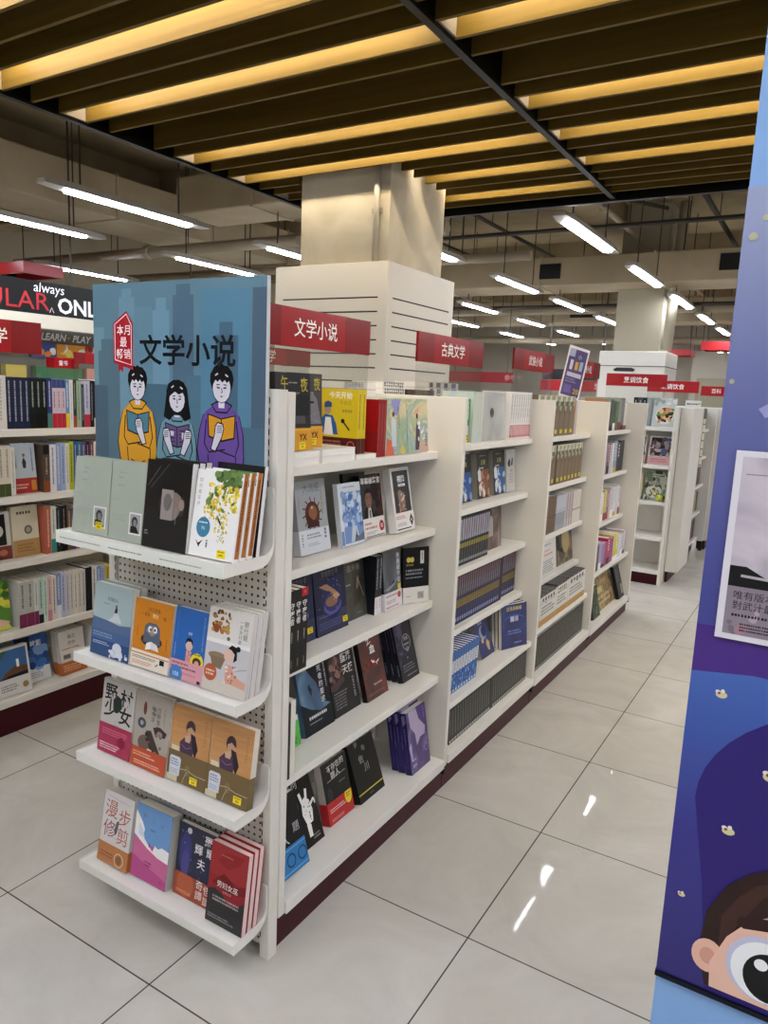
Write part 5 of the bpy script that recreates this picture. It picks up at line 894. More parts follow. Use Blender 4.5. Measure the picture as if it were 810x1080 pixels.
# ------------------------------------------------------------------ fourth bay
def mixed(cols, nm, H=.2, sd=1, lo=.02, hi=.05, d=.13, room=.64):
    r = random.Random(sd); out = []; tot = 0
    for i, (c, word) in enumerate(cols):
        t = r.uniform(lo, hi); tot += t + .001
        if tot > room: break
        h = H * r.uniform(.9, 1.04)
        it = [('V', .3, .3 + r.random() * .2, .7, .93, 1, r.choice([WH, INK, GREY])), ('R', 0, 0, 1, r.choice([.0, .15, .25]), r.choice([WH, INK, M('c9b03a', .4), M('8f2f36', .4)]))]
        out.append((t, h, c, it, f'{word} spine, {ORD[i]} {nm}', dict(d=d)))
    return out
Z = SH[3][0][0]
n4 = 'on the top shelf of the fourth bay'
row((-1.21, 4.62, Z), 90, mixed([('a9785a', 'tan'), ('8f9a86', 'sage'), ('5a5f5a', 'slate'), ('3f5a3a', 'dark green'), ('4a6a4a', 'moss green'), ('8f948c', 'grey'), ('6a6f72', 'blue-grey'), ('d6d3cc', 'white'), ('8a3a22', 'rust and gold'), ('b58a3a', 'ochre'), ('c9b99a', 'sand'), ('d3c9b5', 'cream')], n4, .205, 3, .05, .085))
Z = SH[3][1][0]; n4 = 'on the second shelf of the fourth bay'
row((-1.21, 4.62, Z), 90, mixed([('c9a3c0', 'pink'), ('a9a0b5', 'lilac'), ('8a4a5a', 'wine'), ('c2c3cc', 'pale grey'), ('d3cfd6', 'white dotted'), ('8a9ab0', 'steel blue'), ('23262d', 'black'), ('2f343c', 'charcoal'), ('4f5560', 'slate blue'), ('c9b0c3', 'rose'), ('d6c9d3', 'pale rose')], n4, .2, 5, .05, .09))
Z = SH[3][2][0]; n4 = 'on the third shelf of the fourth bay'
row((-1.21, 4.62, Z), 90, mixed([('7f9a94', 'teal'), ('a3b3ab', 'mint'), ('d0cfcc', 'off-white'), ('c9b84a', 'yellow and purple'), ('7a5a7a', 'purple'), ('d3b5c3', 'pink and white'), ('c9ccd6', 'ice blue'), ('dcd9d9', 'white'), ('cfcbd3', 'pale lilac'), ('e0dede', 'bright white'), ('23232a', 'black')], n4, .205, 7, .045, .085))
Z = SH[3][3][0]; n4 = 'on the fourth shelf of the fourth bay'
row((-1.14, 4.46, Z), 90, mixed([('3a3f4a', 'dark slate'), ('b9a3cc', 'lavender'), ('9a7fb0', 'violet'), ('a8285a', 'magenta'), ('b5306a', 'deep pink'), ('a54a80', 'plum pink'), ('c9bf4a', 'lime yellow'), ('d3c84f', 'yellow'), ('d6d3dc', 'white lilac'), ('b5bcd0', 'pale blue'), ('c3aec6', 'mauve')], n4, .17, 9, .045, .085, room=.8))
Z = SH[3][4][0]
book('brown patterned picture book leaning on the bottom shelf of the fourth bay', (-1.15, 4.70, Z), .42, .26, .02, MN('brown_pattern_print', [(.3, '4a3a2a'), (.5, '8f7448'), (.7, 'c2ab78')], 22, .4, .5), [('L', .1, .1, .9, .35, 2, M('d3c296', .4)), ('R', .1, .4, .45, .55, M('d0bd8c', .4))], yaw=90, lean=20)
book('dark green book at the near end of the bottom shelf of the fourth bay', (-1.13, 4.50, Z), .16, .2, .02, '2a3a24', [('S', .1, .1, .9, .9, 20, .1, [M('5a6a3a', .4), M('1c2418', .4)], 3)], yaw=90, lean=12)
book('black book with pale print, leaning at the far end of the bottom shelf, fourth bay', (-1.118, 5.11, Z), .14, .23, .025, '22252b', [('L', .15, .5, .6, .9, 6, M('6a6f78', .4)), ('R', .6, .1, .95, .4, M('9a8f80', .4))], yaw=90, lean=16)

# ------------------------------------------------------------------ piles showing above the run, on its far side
Zr = 1.291
def comics(k): return [('V', .02, .12, .98, .88, 12, M('6a5a50', .4))]
for base, yaw, n, w, d, t, cols, it, nm, cat, pg in (((-1.46, 2.13, Zr), 90, 9, .21, .15, .0255, ['9a86b5', 'b5a3c9', 'c9b0b0'], [('V', .02, .1, .6, .9, 14, M('6a6a80', .4))], 'violet and white book', 'violet-topped pile behind the watercolour books', PAGEW),
                                               ((-1.455, 2.38, SH[1][0][0]), 90, 9, .168, .14, .0245, ['e3e1de', 'cfcac6'], [('V', .05, .05, .95, .95, 9, INK)], 'white barcode-striped book', 'striped pile behind the first divider', PAGEW),
                                               ((-1.452, 2.56, SH[1][0][0]), 90, 8, .24, .16, .0245, ['6a4a36', '8f6a4a'], [('V', .02, .1, .98, .9, 16, M('8a6a5c', .4))], 'brown comic volume', 'brown pile behind the green spine', M('2c2523', .6)),
                                               ((-1.50, 2.83, SH[1][0][0]), 90, 9, .3, .17, .0258, ['d9d8d6', 'c9c8cc'], [('R', .04, .1, .14, .9, M('5a5a66', .4)), ('R', .25, .1, .38, .9, M('77777f', .4)), ('R', .5, .1, .62, .9, M('5a5a66', .4)), ('R', .75, .1, .9, .9, M('6a7aa8', .4))], 'white picture volume', 'white pile behind the silver book', PAGEW)):
    pile(base, yaw, n, w, d, t, cols, it, (lambda nm, cat: (lambda k: f'{nm}, {ORD[k]} up in the {cat}'))(nm, cat), nm + 's lying flat', pages=pg, jitter=.004, seed=n)
# ------------------------------------------------------------------ bookcase along the far side of the next aisle
LX = -3.24
LSH = [(1.275, -2.84), (1.0, -2.835), (.728, -2.83), (.433, -2.81), (.152, -2.79)]
for i, (ya, yb, lb) in enumerate(((1.45, 2.5, 'white bookcase across the next aisle, bay seen past the end rack'), (.38, 1.42, 'white bookcase across the next aisle, bay before the end rack'), (2.53, 3.5, 'white bookcase across the next aisle, bay hidden behind the end rack'))):
    o = (LX, (ya + yb) / 2); b = empty('bookcase_bay', (o[0], o[1], 0)); tag(b, lb, 'bookcase', 'bookcase bays across the next aisle')
    for z, xf in LSH: shelf_part(b, ya + .002, yb - .002, z, xf, LX + .012, o, 'shelf', .03)
    MB().box((-.011, ya + .002 - o[1], .1), (.011, yb - .002 - o[1], 1.475), WHITEB).build('back_panel', b)
    divider(b, yb + .001, yb + .027, o, 'divider_panel', xa=LX - .011, xb=-2.8)
    if i == 1: divider(b, ya - .028, ya - .001, o, 'end_panel', xa=LX - .011, xb=-2.8)
    MB().box((-2.806 - LX, (ya - .028 if i == 1 else ya) - o[1], 0), (-2.8 - LX, yb + .024 - o[1], .12), MAROON).build('plinth', b)
def spn(t, H, c, lb, w=None, base=None, bandc=None, top=None, d=.14, **op):
    it = []
    if base: it.append(('R', 0, 0, 1, base, M(bandc, .4)))
    if top: it.append(('R', 0, 1 - top[0], 1, 1, M(top[1], .4)))
    if w: it.append(('V', .28, (base or 0) + .1, .72, .93 - (top[0] if top else 0), 1, M(w, .4)))
    return (t, H, c, it, lb, dict(d=d, **op))
B = 'on the top shelf across the aisle'
Z = LSH[0][0]
o_ = 'e0ddd8'
rowspec = [spn(.05, .215, 'd6d3cf', 'wide pale grey spine ' + B, 'b5b2ae')]
rowspec += [spn(.025, .21, '232b4a', f'{ORD[i]} navy spine with white title {B}', 'aab0c4') for i in range(4)]
rowspec += [spn(.026, .208, '17201c', f'{ORD[i]} black-green spine with pale base line {B}', 'a8b5a9', .3, '101512') for i in range(3)]
rowspec += [spn(.023, .212, '2a3274', 'indigo spine with teal base ' + B, 'c9cde0', .3, '4a7a70')]
rowspec += [spn(.021, .208, 'c9b9c9', f'{ORD[i]} pink spine with scarlet base {B}', '8a3a4a', .3, 'b3283a', (.18, '3a4a80')) for i in range(3)]
rowspec += [spn(.018, .206, '6a8fc4', 'blue spine with yellow base ' + B, 'dfe3ea', .3, 'd9c22a'), spn(.018, .208, 'd9d9d6', 'white thin spine ' + B, 'a9a9a6'), spn(.016, .206, '3a4440', 'dark slate spine with rust base ' + B, '9aa39c', .25, 'a5483a')]
rowspec += [spn(.024, .205, '93ab93', 'pale green spine ' + B, '5f7a64'), spn(.014, .19, '2f3850', 'thin dark blue spine ' + B, '9aa3b5'), spn(.03, .205, 'b5b5cf', 'lavender spine with crimson base ' + B, '6a6aa0', .28, 'b03040'), spn(.02, .208, '161719', 'black spine beside the lavender spine ' + B, '8f8f92'), spn(.024, .206, '121314', 'black spine with a white base patch ' + B, 'c2c2c2', .2, 'd6d6d3'), spn(.03, .212, 'e0dfdc', 'white spine with black writing ' + B, '2a2a2c')]
row((-2.862, 1.715, Z), 90, rowspec)
book('white paperback with brown base and yellow sticker, top shelf across the aisle', (-2.885, 1.555, Z), .13, .2, .03, 'dcdad6', [('R', 0, 0, 1, .38, M('6a3428', .4)), ('E', .7, .2, .18, .18, M('d0a59c', .4)), ('T', '粉', .6, .75, .1, GREY)], yaw=90, lean=7, sticker=(.75, .46))
pile((-2.848, 1.58, Z), 90, 2, .125, .03, .016, ['8f6a60', 'dcd3c4'], [], lambda k: f'thin book lying flat before the brown-based paperback, {ORD[k]} up from the shelf', 'thin books lying flat across the aisle')
B = 'on the second shelf across the aisle'; Z = LSH[1][0]
row((-2.855, 1.6, Z), 90, [spn(.028, .21, 'd3cdbd', f'{ORD[i]} cream spine with magenta base {B}', '77736a', .27, 'c02a6a') for i in range(4)] + [spn(.026, .208, 'd3cdbd', f'{ORD[i]} cream spine with olive base {B}', '77736a', .25, '4f5a34') for i in range(2)] + [spn(.02, .2, 'd9d6ce', 'ivory spine ' + B, '9a968c')])
book('pale blue figure paperback with a red base, on the second shelf across the aisle', (-2.875, 1.795, Z), .105, .21, .03, 'b9c6d0', [('R', 0, 0, 1, .3, M('a5322f', .4)), ('P', [(.45, .5), (.42, .62), (.5, .72), (.6, .62), (.57, .5)], M('4a3f4f', .4)), ('E', .51, .76, .06, .07, M('8a6a5a', .4)), ('V', .1, .4, .2, .9, 1, M('5a6a8a', .4)), ('V', .8, .4, .9, .9, 1, M('5a6a8a', .4)), ('L', .1, .08, .7, .2, 2, M('d9b5ae', .4)), ('R', .75, .05, .95, .25, M('c98a3a', .4))], yaw=90, lean=6)
row((-2.855, 1.915, Z), 90, [spn(.03, .205, '5a4a40', 'dark brown spine with rust base ' + B, 'a99a8c', .25, '8a4a2a', (.2, '1f1c1a')), spn(.03, .205, 'dfe0e6', 'white spine with thin blue writing ' + B, '5a6a9a'), spn(.022, .21, '8fa3d0', 'periwinkle spine ' + B, 'd6dae6'), spn(.022, .21, 'a3b3da', 'pale periwinkle spine ' + B, '4a5a94'), spn(.018, .208, 'dcdbd6', 'white narrow spine ' + B, '8f8d8a'), spn(.022, .215, 'b5bf2f', 'lime spine ' + B, '4a4f14'), spn(.02, .212, '2f4f9a', 'royal blue spine ' + B, 'b5c0dc'), spn(.02, .212, '2a7a8a', 'teal spine ' + B, 'bfd3d6'), spn(.022, .21, '5a4a80', 'purple spine ' + B, 'c3bad3'), spn(.02, .21, '2a2a34', 'charcoal spine ' + B, '9a9aa3'), spn(.02, .21, '7a3a5a', 'plum spine ' + B, 'd3b5c3'), spn(.024, .21, 'dfe3de', 'white spine with green writing ' + B, '5a8a6a'), spn(.02, .21, '5f7f74', 'sea-green spine ' + B, 'c3d0ca'), spn(.022, .21, 'c98a9a', 'pink spine ' + B, '8a3a4a'), spn(.022, .21, 'b5687a', 'rose spine ' + B, 'e6d0d6')])
B = 'on the third shelf across the aisle'; Z = LSH[2][0]
row((-2.85, 1.59, Z), 90, [spn(.03, .2, 'd9d0d3', f'{ORD[i]} white and pink printed spine {B}', 'b5687a') for i in range(3)])
book('black and white circle paperback, on the third shelf across the aisle', (-2.885, 1.685, Z), .095, .2, .02, 'cfccc4', [('R', .05, .3, .8, .95, M('232426', .4)), ('E', .4, .6, .28, .28, M('c9c7c2', .4)), ('R', 0, 0, 1, .28, M('7a3a34', .4)), ('E', .6, .14, .2, .14, M('b5705c', .4))], yaw=90, lean=6)
book('cream emblem paperback with a tan base, on the third shelf across the aisle', (-2.88, 1.785, Z), .12, .215, .03, 'd0c8b0', [('R', 0, 0, 1, .33, M('b08a5a', .4)), ('E', .6, .52, .15, .16, M('6a6258', .4)), ('E', .6, .52, .09, .1, M('a59a88', .4)), ('L', .2, .82, .85, .92, 1, M('5a564a', .4)), ('L', .15, .08, .8, .26, 3, M('8a6438', .4))], yaw=90, lean=5)
row((-2.855, 1.915, Z), 90, [spn(.026, .21, 'b5654f', 'brick red spine ' + B, 'e0c3b5'), spn(.026, .208, 'd3dbd3', 'pale mint spine with teal base ' + B, '7a8f8a', .3, '3f8f8a'), spn(.022, .2, '2a3034', 'dark grey spine after the mint spine ' + B, '8f969a'), spn(.03, .205, '16171b', 'wide black spine ' + B, '7a7b80'), spn(.022, .19, '6a4f3a', 'brown spine after the wide black spine ' + B, 'c3b09a'), spn(.02, .19, '3a4a80', 'dark blue spine ' + B, 'b5bcd3'), spn(.02, .185, 'b04a80', 'hot pink spine ' + B, 'e6c9d6'), spn(.022, .19, 'dcdcd9', 'white spine after the pink one ' + B, '8a8a8c'), spn(.022, .19, '8a2a30', 'dark crimson spine ' + B, 'dcb5b5'), spn(.022, .19, '9aa8b5', 'grey-blue spine ' + B, '4a5a6a'), spn(.022, .19, '4a5a4a', 'forest spine ' + B, 'b5c3b5')])
B = 'on the fourth shelf across the aisle'; Z = LSH[3][0]
book('green and yellow picture paperback of a dark-haired girl, on the fourth shelf across the aisle', (-2.86, 1.59, Z), .16, .21, .03, '5a8a3a', [('S', 0, .45, 1, 1, 60, .08, [M('b5bf3a', .4), M('7aa53f', .4), M('d6cf4a', .4), M('3f6a2a', .4)], 4), ('P', [(.2, .3), (.3, .62), (.45, .7), (.6, .6), (.55, .35)], M('d9b8a3', .4)), ('P', [(.3, .55), (.35, .76), (.6, .74), (.66, .5), (.58, .3), (.5, .5), (.45, .64)], M('231f20', .4)), ('P', [(0, .0), (.2, .3), (.6, .28), (.9, .12), (1, 0)], M('c9cf4a', .4)), ('P', [(.4, .1), (.7, .22), (.95, .15), (.9, .05)], M('d9b8a3', .4))], yaw=90, lean=7)
row((-2.83, 1.765, Z), 90, [spn(.034, .2, 'b9b9b3', f'{ORD[i]} wide grey patterned spine with maroon base {B}', '5f5f5c', .3, '7a2f52') for i in range(2)] + [spn(.02, .2, 'd6d6d3', 'white spine with maroon base after the patterned pair ' + B, '77777a', .3, '7a2f52'), spn(.022, .2, 'b5cfc6', 'mint spine with black base line ' + B, '4a6a60', .2, '2a2c2e'), spn(.02, .2, 'c9dcd3', 'pale mint spine ' + B, '5a7a70'), spn(.02, .2, 'd6b8b8', 'pink spine after the pale mint ' + B, '8a5a5f', .25, 'c98a94'), spn(.022, .2, 'e0d6d0', 'blush spine with an ink bird ' + B, '2a2a2c'), spn(.022, .205, '7f94c4', 'blue-violet spine ' + B, 'dfe3ee', .3, 'dfe3ee'), spn(.022, .205, 'b9c0d9', 'pale lavender-blue spine ' + B, '4a5484')] + [spn(.02, .2, ['c9c6d3', 'd0cfc9', 'dcdad3', 'd6cfc3', 'c9c9d0'][i], f'{ORD[i]} pale spine of the whitish run {B}', '77757a') for i in range(5)] + [spn(.034, .205, '1f2024', 'thick black spine after the whitish run ' + B), spn(.026, .205, 'dfdfdc', 'white spine beside the thick black one ' + B, '5a5a5c'), spn(.022, .2, '7f9ac9', 'sky blue spine ' + B, 'e0e6f0'), spn(.022, .2, '9ab0d6', 'paler sky blue spine ' + B, '3f5a94'), spn(.03, .2, 'd0b53a', 'mustard spine ' + B, '5a4a10')])
B = 'on the lowest shelf across the aisle'; Z = LSH[4][0]
row((-2.82, 1.585, Z), 90, [spn(.024, .17, ['3f8f88', '2f6a66'][i], f'{["bright", "dark"][i]} teal spine {B}', 'c3dad6') for i in range(2)])
book('white-framed landscape photo paperback with a gold seal, on the lowest shelf across the aisle', (-2.815, 1.652, Z), .15, .205, .03, 'd9d7d3', [('R', .06, .36, .94, .95, M('3f6a9c', .4)), ('P', [(.06, .36), (.06, .7), (.4, .95), (.06, .95)], M('3f6a4f', .4)), ('P', [(.06, .36), (.3, .5), (.6, .6), (.94, .55), (.94, .36)], M('6a4a3c', .4)), ('P', [(.06, .36), (.94, .36), (.94, .44), (.4, .42)], M('23221f', .4)), ('L', .62, .5, .7, .8, 1, WH), ('L', .1, .1, .6, .25, 3, M('77757a', .4)), ('E', .82, .16, .09, .09, M('9a7f4a', .4))], yaw=90, lean=9)
book('blue mountain paperback with white title, behind the landscape photo paperback', (-2.868, 1.79, Z), .14, .21, .024, '2f5aa0', [('R', 0, 0, 1, .3, M('d6d6d9', .4)), ('S', 0, .3, 1, .7, 20, .16, [M('3f70b5', .4), M('7fa3d3', .4), M('24447f', .4)], 3), ('T', '時影', .6, .82, .13, WH, dict(b=.01)), ('R', 0, .7, .4, 1, M('1f3050', .4)), ('L', .1, .08, .8, .22, 3, M('8a8a94', .4))], yaw=90, lean=9)
wt = [('T', '真正', .5, .84, .1, M('4a4846', .4)), ('T', '的你', .5, .70, .1, M('4a4846', .4)), ('L', .1, .55, .8, .6, 1, M('b5543f', .4)), ('R', .12, .35, .4, .45, M('6a6a62', .4)), ('E', .75, .4, .05, .12, INK)]
book('white paperback with grey lettering over an orange band, foremost of two on the lowest shelf', (-2.84, 1.965, Z), .13, .2, .026, 'd6d3ce', wt, yaw=90, lean=8, n=2, labels=['second white paperback with grey lettering behind the foremost, lowest shelf'], group='white lettered paperbacks', band=(.28, 'b5683a', [('L', .08, .2, .8, .8, 3, M('e0b58f', .4))]))
row((-2.83, 2.12, Z), 90, [spn(.03, .2, 'd3d1cc', f'{ORD[i]} white spine with orange base {B}', '5a5856', .25, 'b5683a') for i in range(3)])
header_sign('red sign in an acrylic holder on the bookcase across the aisle', (LX, 1.87), .62, '外国文学', zr=1.592, zt=1.738, z0=1.4755)
header_sign('small red translated-literature sign seen through the first acrylic sign, behind the midnight novels', (-1.62, 1.86), .55, '翻译文学', zr=1.566, zt=1.622, z0=1.2915, size=.8)

# ------------------------------------------------------------------ things further off on that side of the shop
def wallcase(label, x0, x1, y0, y1, z1, yaw=0):
    o = empty('bookcase', ((x0 + x1) / 2, (y0 + y1) / 2, 0)); tag(o, label, 'bookcase', None); cx, cy = (x0 + x1) / 2, (y0 + y1) / 2
    MB().box((x0 - cx, y0 - cy, .1), (x0 - cx + .02, y1 - cy, z1), WHITEB).build('back_panel', o)
    for y in (y0, y1 - .025): MB().box((x0 - cx + .021, y - cy, .1), (x1 - cx, y - cy + .025, z1), WHITEB).build('end_panel', o)
    for k in range(5): MB().box((x0 - cx + .021, y0 - cy + .026, .12 + k * (z1 - .15) / 5), (x1 - cx - .01, y1 - cy - .026, .145 + k * (z1 - .15) / 5), WHITE).build('shelf', o)
    MB().box((x0 - cx + .02, y0 - cy + .01, 0), (x1 - cx - .03, y1 - cy - .01, .1), MAROON).build('plinth', o)
    return o
wallcase('white bookcase in the third aisle, under the two small red signs', -4.9, -4.5, 2.2, 5.4, 1.46)
header_sign('small red sign with faint white lettering, farther of two in the third aisle', (-4.885, 3.46), .26, '童书', zr=1.552, zt=1.628, z0=1.4605)
header_sign('small red sign with faint white lettering, in front of its twin in the third aisle', (-4.63, 3.57), .40, '图书', zr=1.588, zt=1.668, z0=1.2835)
bn = empty('fascia_banner', (-6.0, 4.4, 1.9)); tag(bn, 'long black shop banner with red and white lettering above a cream fascia', 'banner')
MB().box((-.04, -2.6, .12), (0, 2.6, .395), M('08080a', .4)).build('black_board', bn)
MB().box((-.12, -2.6, .0), (.0, 2.6, .118), M('cfc8b6', .5)).build('cream_fascia', bn)
tm = MB()
def onbn(items, sd=1): art(tm, items, 1., .275, lambda a, b, l: (.001 + EPS * l, a - .5, b + .12), sd, False)
RED = M('a8272b', .4); LW = M('eceef2', .4)
onbn([('T', 'POPULAR', -.27, .40, .76, RED, dict(sx=1.14)), ('T', 'always', .235, .83, .42, LW, dict(s=.1)), ('K', [(.235, .08), (.255, .24), (.275, .08)], LW, .006), ('T', 'ONLINE', .66, .35, .68, LW, dict(b=.025, sx=1.02))])
tm.build('lettering', bn)
for y in (-2.4, 0, 2.4): MB().cyl((-.06, y, .395), (-.06, y, CZ - 1.901), .008, PIPED, 6).build('hanger_rod', bn)
pl = empty('learning_display', (-6.35, 4.6, 0)); tag(pl, 'grey display wall with white italic lettering and bright toy packaging under the black banner', 'display')
MB().box((-.3, -2.2, 0), (-.2, 2.2, 2.0), M('6a675f', .6)).build('panel', pl)
for tw, ty in (('LEARN', -.05), ('+', .115), ('PLAY', .265)):
    tm = MB(); art(tm, [('T', tw, 0, .5, .62 if len(tw) > 1 else .4, LW if len(tw) > 1 else M('d9b03a', .4), dict(s=.3, b=.03, sx=.95))], .8, .15, lambda a, b, l: (-.199 + EPS * l, a + ty, b + 1.79), 1, False); tm.build('lettering', pl)
for y, w, c, c2 in ((-.32, .26, '3a4a8a', 'd98a3a'), (-.05, .32, 'd98f2a', 'e6cf5a'), (.28, .26, 'b52a2a', 'e6dcd0')):
    m = MB(); m.box((-.199, y, 1.66), (-.16, y + w, 1.80), M(c, .4)); art(m, [('S', .1, .1, .9, .9, 14, .12, [M(c2, .4), M(c, .4), M('e6e0d6', .4)], 3)], w, .14, lambda a, b, l: (-.1595 + EPS * l, y + a, b + 1.66)); m.build('package_panel', pl)
for y, w, c in ((-.6, .2, 'd9c25a'), (-.3, .5, '3f7a4f'), (.25, .2, 'd99a8a')):
    m = MB().box((-.199, y, 1.46), (-.12, y + w, 1.58), M(c, .4)); m.build('package_panel', pl)
def redbox(label, x0, y0, x1, y1, z0, z1, spots):
    cx, cy = (x0 + x1) / 2, (y0 + y1) / 2; o = empty('hanging_pelmet', (cx, cy, z0)); tag(o, label, 'hanging sign', 'red hanging pelmets'); rm = M('a3161c', .35); t = .04; h = z1 - z0
    m = MB(); m.box((x0 - cx, y0 - cy, 0), (x1 - cx, y0 - cy + t, h), rm); m.box((x0 - cx, y1 - cy - t, 0), (x1 - cx, y1 - cy, h), rm); m.box((x0 - cx, y0 - cy + t, 0), (x0 - cx + t, y1 - cy - t, h), rm); m.box((x1 - cx - t, y0 - cy + t, 0), (x1 - cx, y1 - cy - t, h), rm); m.build('red_frame', o)
    for sx, sy in spots:
        MB().cyl((sx - cx, sy - cy, -.03), (sx - cx, sy - cy, .03), .05, M('2a2a2a', .4), 12, .035).build('spot_housing', o)
        MB().cyl((sx - cx, sy - cy, -.034), (sx - cx, sy - cy, -.0301), .042, M('fff3dc', .3, emit=12.), 12).build('spot_lens', o)
    for x in (x0 - cx + .02, x1 - cx - .02):
        for y in (y0 - cy + .02, y1 - cy - .02): MB().cyl((x, y, h), (x, y, CZ - .001 - z0), .006, PIPED, 6).build('hanger_rod', o)
    m = MB(); m.box((x0 - cx + t, y0 - cy + t, h - .02), (x1 - cx - t, y1 - cy - t, h - .01), rm); m.build('top_sheet', o)
redbox('red hanging pelmet with a spotlight above the black banner', -9.2, 4.55, -7.0, 5.0, 2.49, 2.60, [(-7.35, 4.65)])
redbox('red hanging pelmet with twin spotlights near the back wall', -2.02, 13.4, -.3, 13.9, 2.38, 2.52, [(-1.72, 13.48), (-1.57, 13.48)])
redbox('short red hanging pelmet beside the far column', -2.75, 14.2, -2.3, 14.7, 2.33, 2.44, [])
def board(label, name, c, w, h, z0, text, tc, x, y, yaw=0, cat='sign'):
    o = empty(name, (x, y, z0), R(yaw)); tag(o, label, cat)
    MB().box((-w / 2, 0, 0), (w / 2, .03, h), M(c, .35)).build('board', o)
    m = MB(); art(m, [('T', text, .5, .5, .6, M(tc, .4), dict(b=.01))], w, h, face_front(-.0005)); m.build('lettering', o)
    for sx in (-w * .4, w * .4): MB().cyl((sx, .015, h), (sx, .015, CZ - .001 - z0), .006, PIPED, 6).build('hanger_rod', o)
board('distant black hanging board with white lettering between the signs', 'hanging_board', '151517', 1.1, .17, 1.79, 'ALWAYS ONLINE', 'e6e6e6', -3.7, 12.05)
board('distant red hanging board with white lettering under the black one', 'hanging_board', 'a3141c', 1.1, .17, 1.61, '烹调饮食', 'e9dede', -3.7, 12.0)
board('distant dark red hanging board behind the second sign', 'hanging_board', '7a1218', 1.1, .16, 1.68, '参考书', 'b58a8a', -4.8, 10.75)

# ------------------------------------------------------------------ second run of bookcases past the cross aisle, seen from its end
g2 = empty('magazine_bookcase', (-1.4, 6.4, 0)); tag(g2, 'white end bookcase across the cross aisle, holding cookery magazines on its upper shelves', 'bookcase')
gx, gy = -1.4, 6.4
MB().box((-1.70 - gx, 6.52 - gy, .1), (-1.075 - gx, 6.55 - gy, 1.46), WHITEB).build('back_panel', g2)
for x in (-1.73, -1.075): MB().box((x - gx, 6.2 - gy, .0), (x + .022 - gx, 6.551 - gy, 1.465), WHITEB).build('side_panel', g2, bevel=.002)
for z, yf in ((1.298, 6.26), (.99, 6.25), (.69, 6.25), (.40, 6.215), (.125, 6.2)):
    m = MB(); m.extrude([(yf, z - .03), (yf + .012, z - .03), (yf + .012, z - .012), (6.519, z - .012), (6.519, z), (yf, z)], lambda p, q, t: (t - gx, p - gy, q), -1.707, -1.076, WHITE); m.build('shelf', g2)
MB().box((-1.71 - gx, 6.23 - gy, 0), (-1.077 - gx, 6.24 - gy, .095), MAROON).build('plinth', g2)
M1 = 'on the top shelf of the magazine bookcase'
row((-1.42, 6.30, 1.298), 0, [(.035, .23, c, [('V', .3, .2, .7, .9, 1, M('b5b5b0', .4))], f'{w} magazine spine beside the salad bowl magazine', dict(d=.16)) for c, w in (('2f3234', 'charcoal'), ('4a4f52', 'slate'), ('23272a', 'black'), ('8f9a9a', 'pale grey'))])
bowl = [('R', 0, 0, 1, 1, M('b9c0bd', .4)), ('S', .05, .8, .95, 1, 10, .1, [M('d6d3cc', .4), M('8f9a94', .4)], 3), ('E', .55, .4, .42, .42, M('d9d6cf', .4)), ('E', .55, .42, .36, .34, M('5a4a3a', .4)), ('S', .25, .2, .85, .62, 40, .09, [M('c98a5a', .4), M('e0b58a', .4), M('6a8a4a', .4), M('3a3428', .4), M('d9d0bd', .4)], 5)]
book('cookery magazine with a salad bowl cover, on the top shelf of the magazine bookcase', (-1.262, 6.29, 1.298), .175, .235, .012, 'b9c0bd', bowl, lean=12)
for i, (x, w, nm) in enumerate(((-1.46, .17, 'partly hidden'), (-1.265, .175, 'fully visible'))):
    book(f'white-framed food photo magazine with pink base, {nm}, on the second magazine shelf', (x, 6.30, .99), w, .23, .012, 'd6d3d0', [('R', .06, .3, .94, .96, M('3a302d', .4)), ('S', .08, .32, .92, .92, 36, .1, [M('6a4038', .4), M('8f8a94', .4), M('b5a59c', .4), M('4a5a78', .4)], 4 + i), ('R', 0, 0, 1, .28, M('c99a9a', .4)), ('L', .1, .06, .9, .22, 2, M('a86a6f', .4))], lean=12, group='food photo magazines')
book('cream cookbook with brown lettering, on the third magazine shelf', (-1.42, 6.30, .69), .13, .22, .014, 'd3c6a0', [('L', .2, .6, .8, .72, 2, M('7a6238', .4)), ('R', .1, .04, .8, .1, M('8a2a20', .4)), ('L', .2, .25, .7, .4, 3, M('a38f5a', .4))], lean=10)
book('grey-green food magazine with a salad plate cover, on the third magazine shelf', (-1.272, 6.30, .69), .175, .25, .012, '8f9a8c', [('S', 0, 0, 1, 1, 50, .14, [M('6a7a5a', .4), M('b5b5a8', .4), M('4a3f38', .4), M('9aa88a', .4)], 5), ('E', .45, .3, .35, .3, M('c9d0cf', .4)), ('S', .2, .15, .7, .5, 30, .07, [M('3a5a2a', .4), M('8a5a4a', .4), M('d6cf9a', .4)], 8), ('L', .3, .75, .9, .9, 2, M('c9ccc6', .4))], lean=12)
lm = empty('lime_toy', (-1.135, 6.268, .6906)); tag(lm, 'small lime green ball with a leaf before the salad magazine', 'ornament')
mb = MB()
rings = 7
for i in range(rings):
    a0, a1 = math.pi * i / rings, math.pi * (i + 1) / rings
    for j in range(12):
        t0, t1 = 2 * math.pi * j / 12, 2 * math.pi * (j + 1) / 12
        pt = lambda a, t: (.03 * math.sin(a) * math.cos(t), .03 * math.sin(a) * math.sin(t), .03 - .03 * math.cos(a))
        q = [pt(a0, t0), pt(a0, t1), pt(a1, t1), pt(a1, t0)]
        if i == 0: q = [q[0], q[2], q[3]]
        elif i == rings - 1: q = [q[0], q[1], q[2]]
        mb.poly(q[::-1], M('a5b53a', .5))
mb.build('ball', lm); MB().tris([(0, 0, .06), (.02, -.01, .075), (.035, .0, .07), (.02, .012, .068)], [(0, 1, 2, 3)], M('5a7a2a', .5)).__class__; 
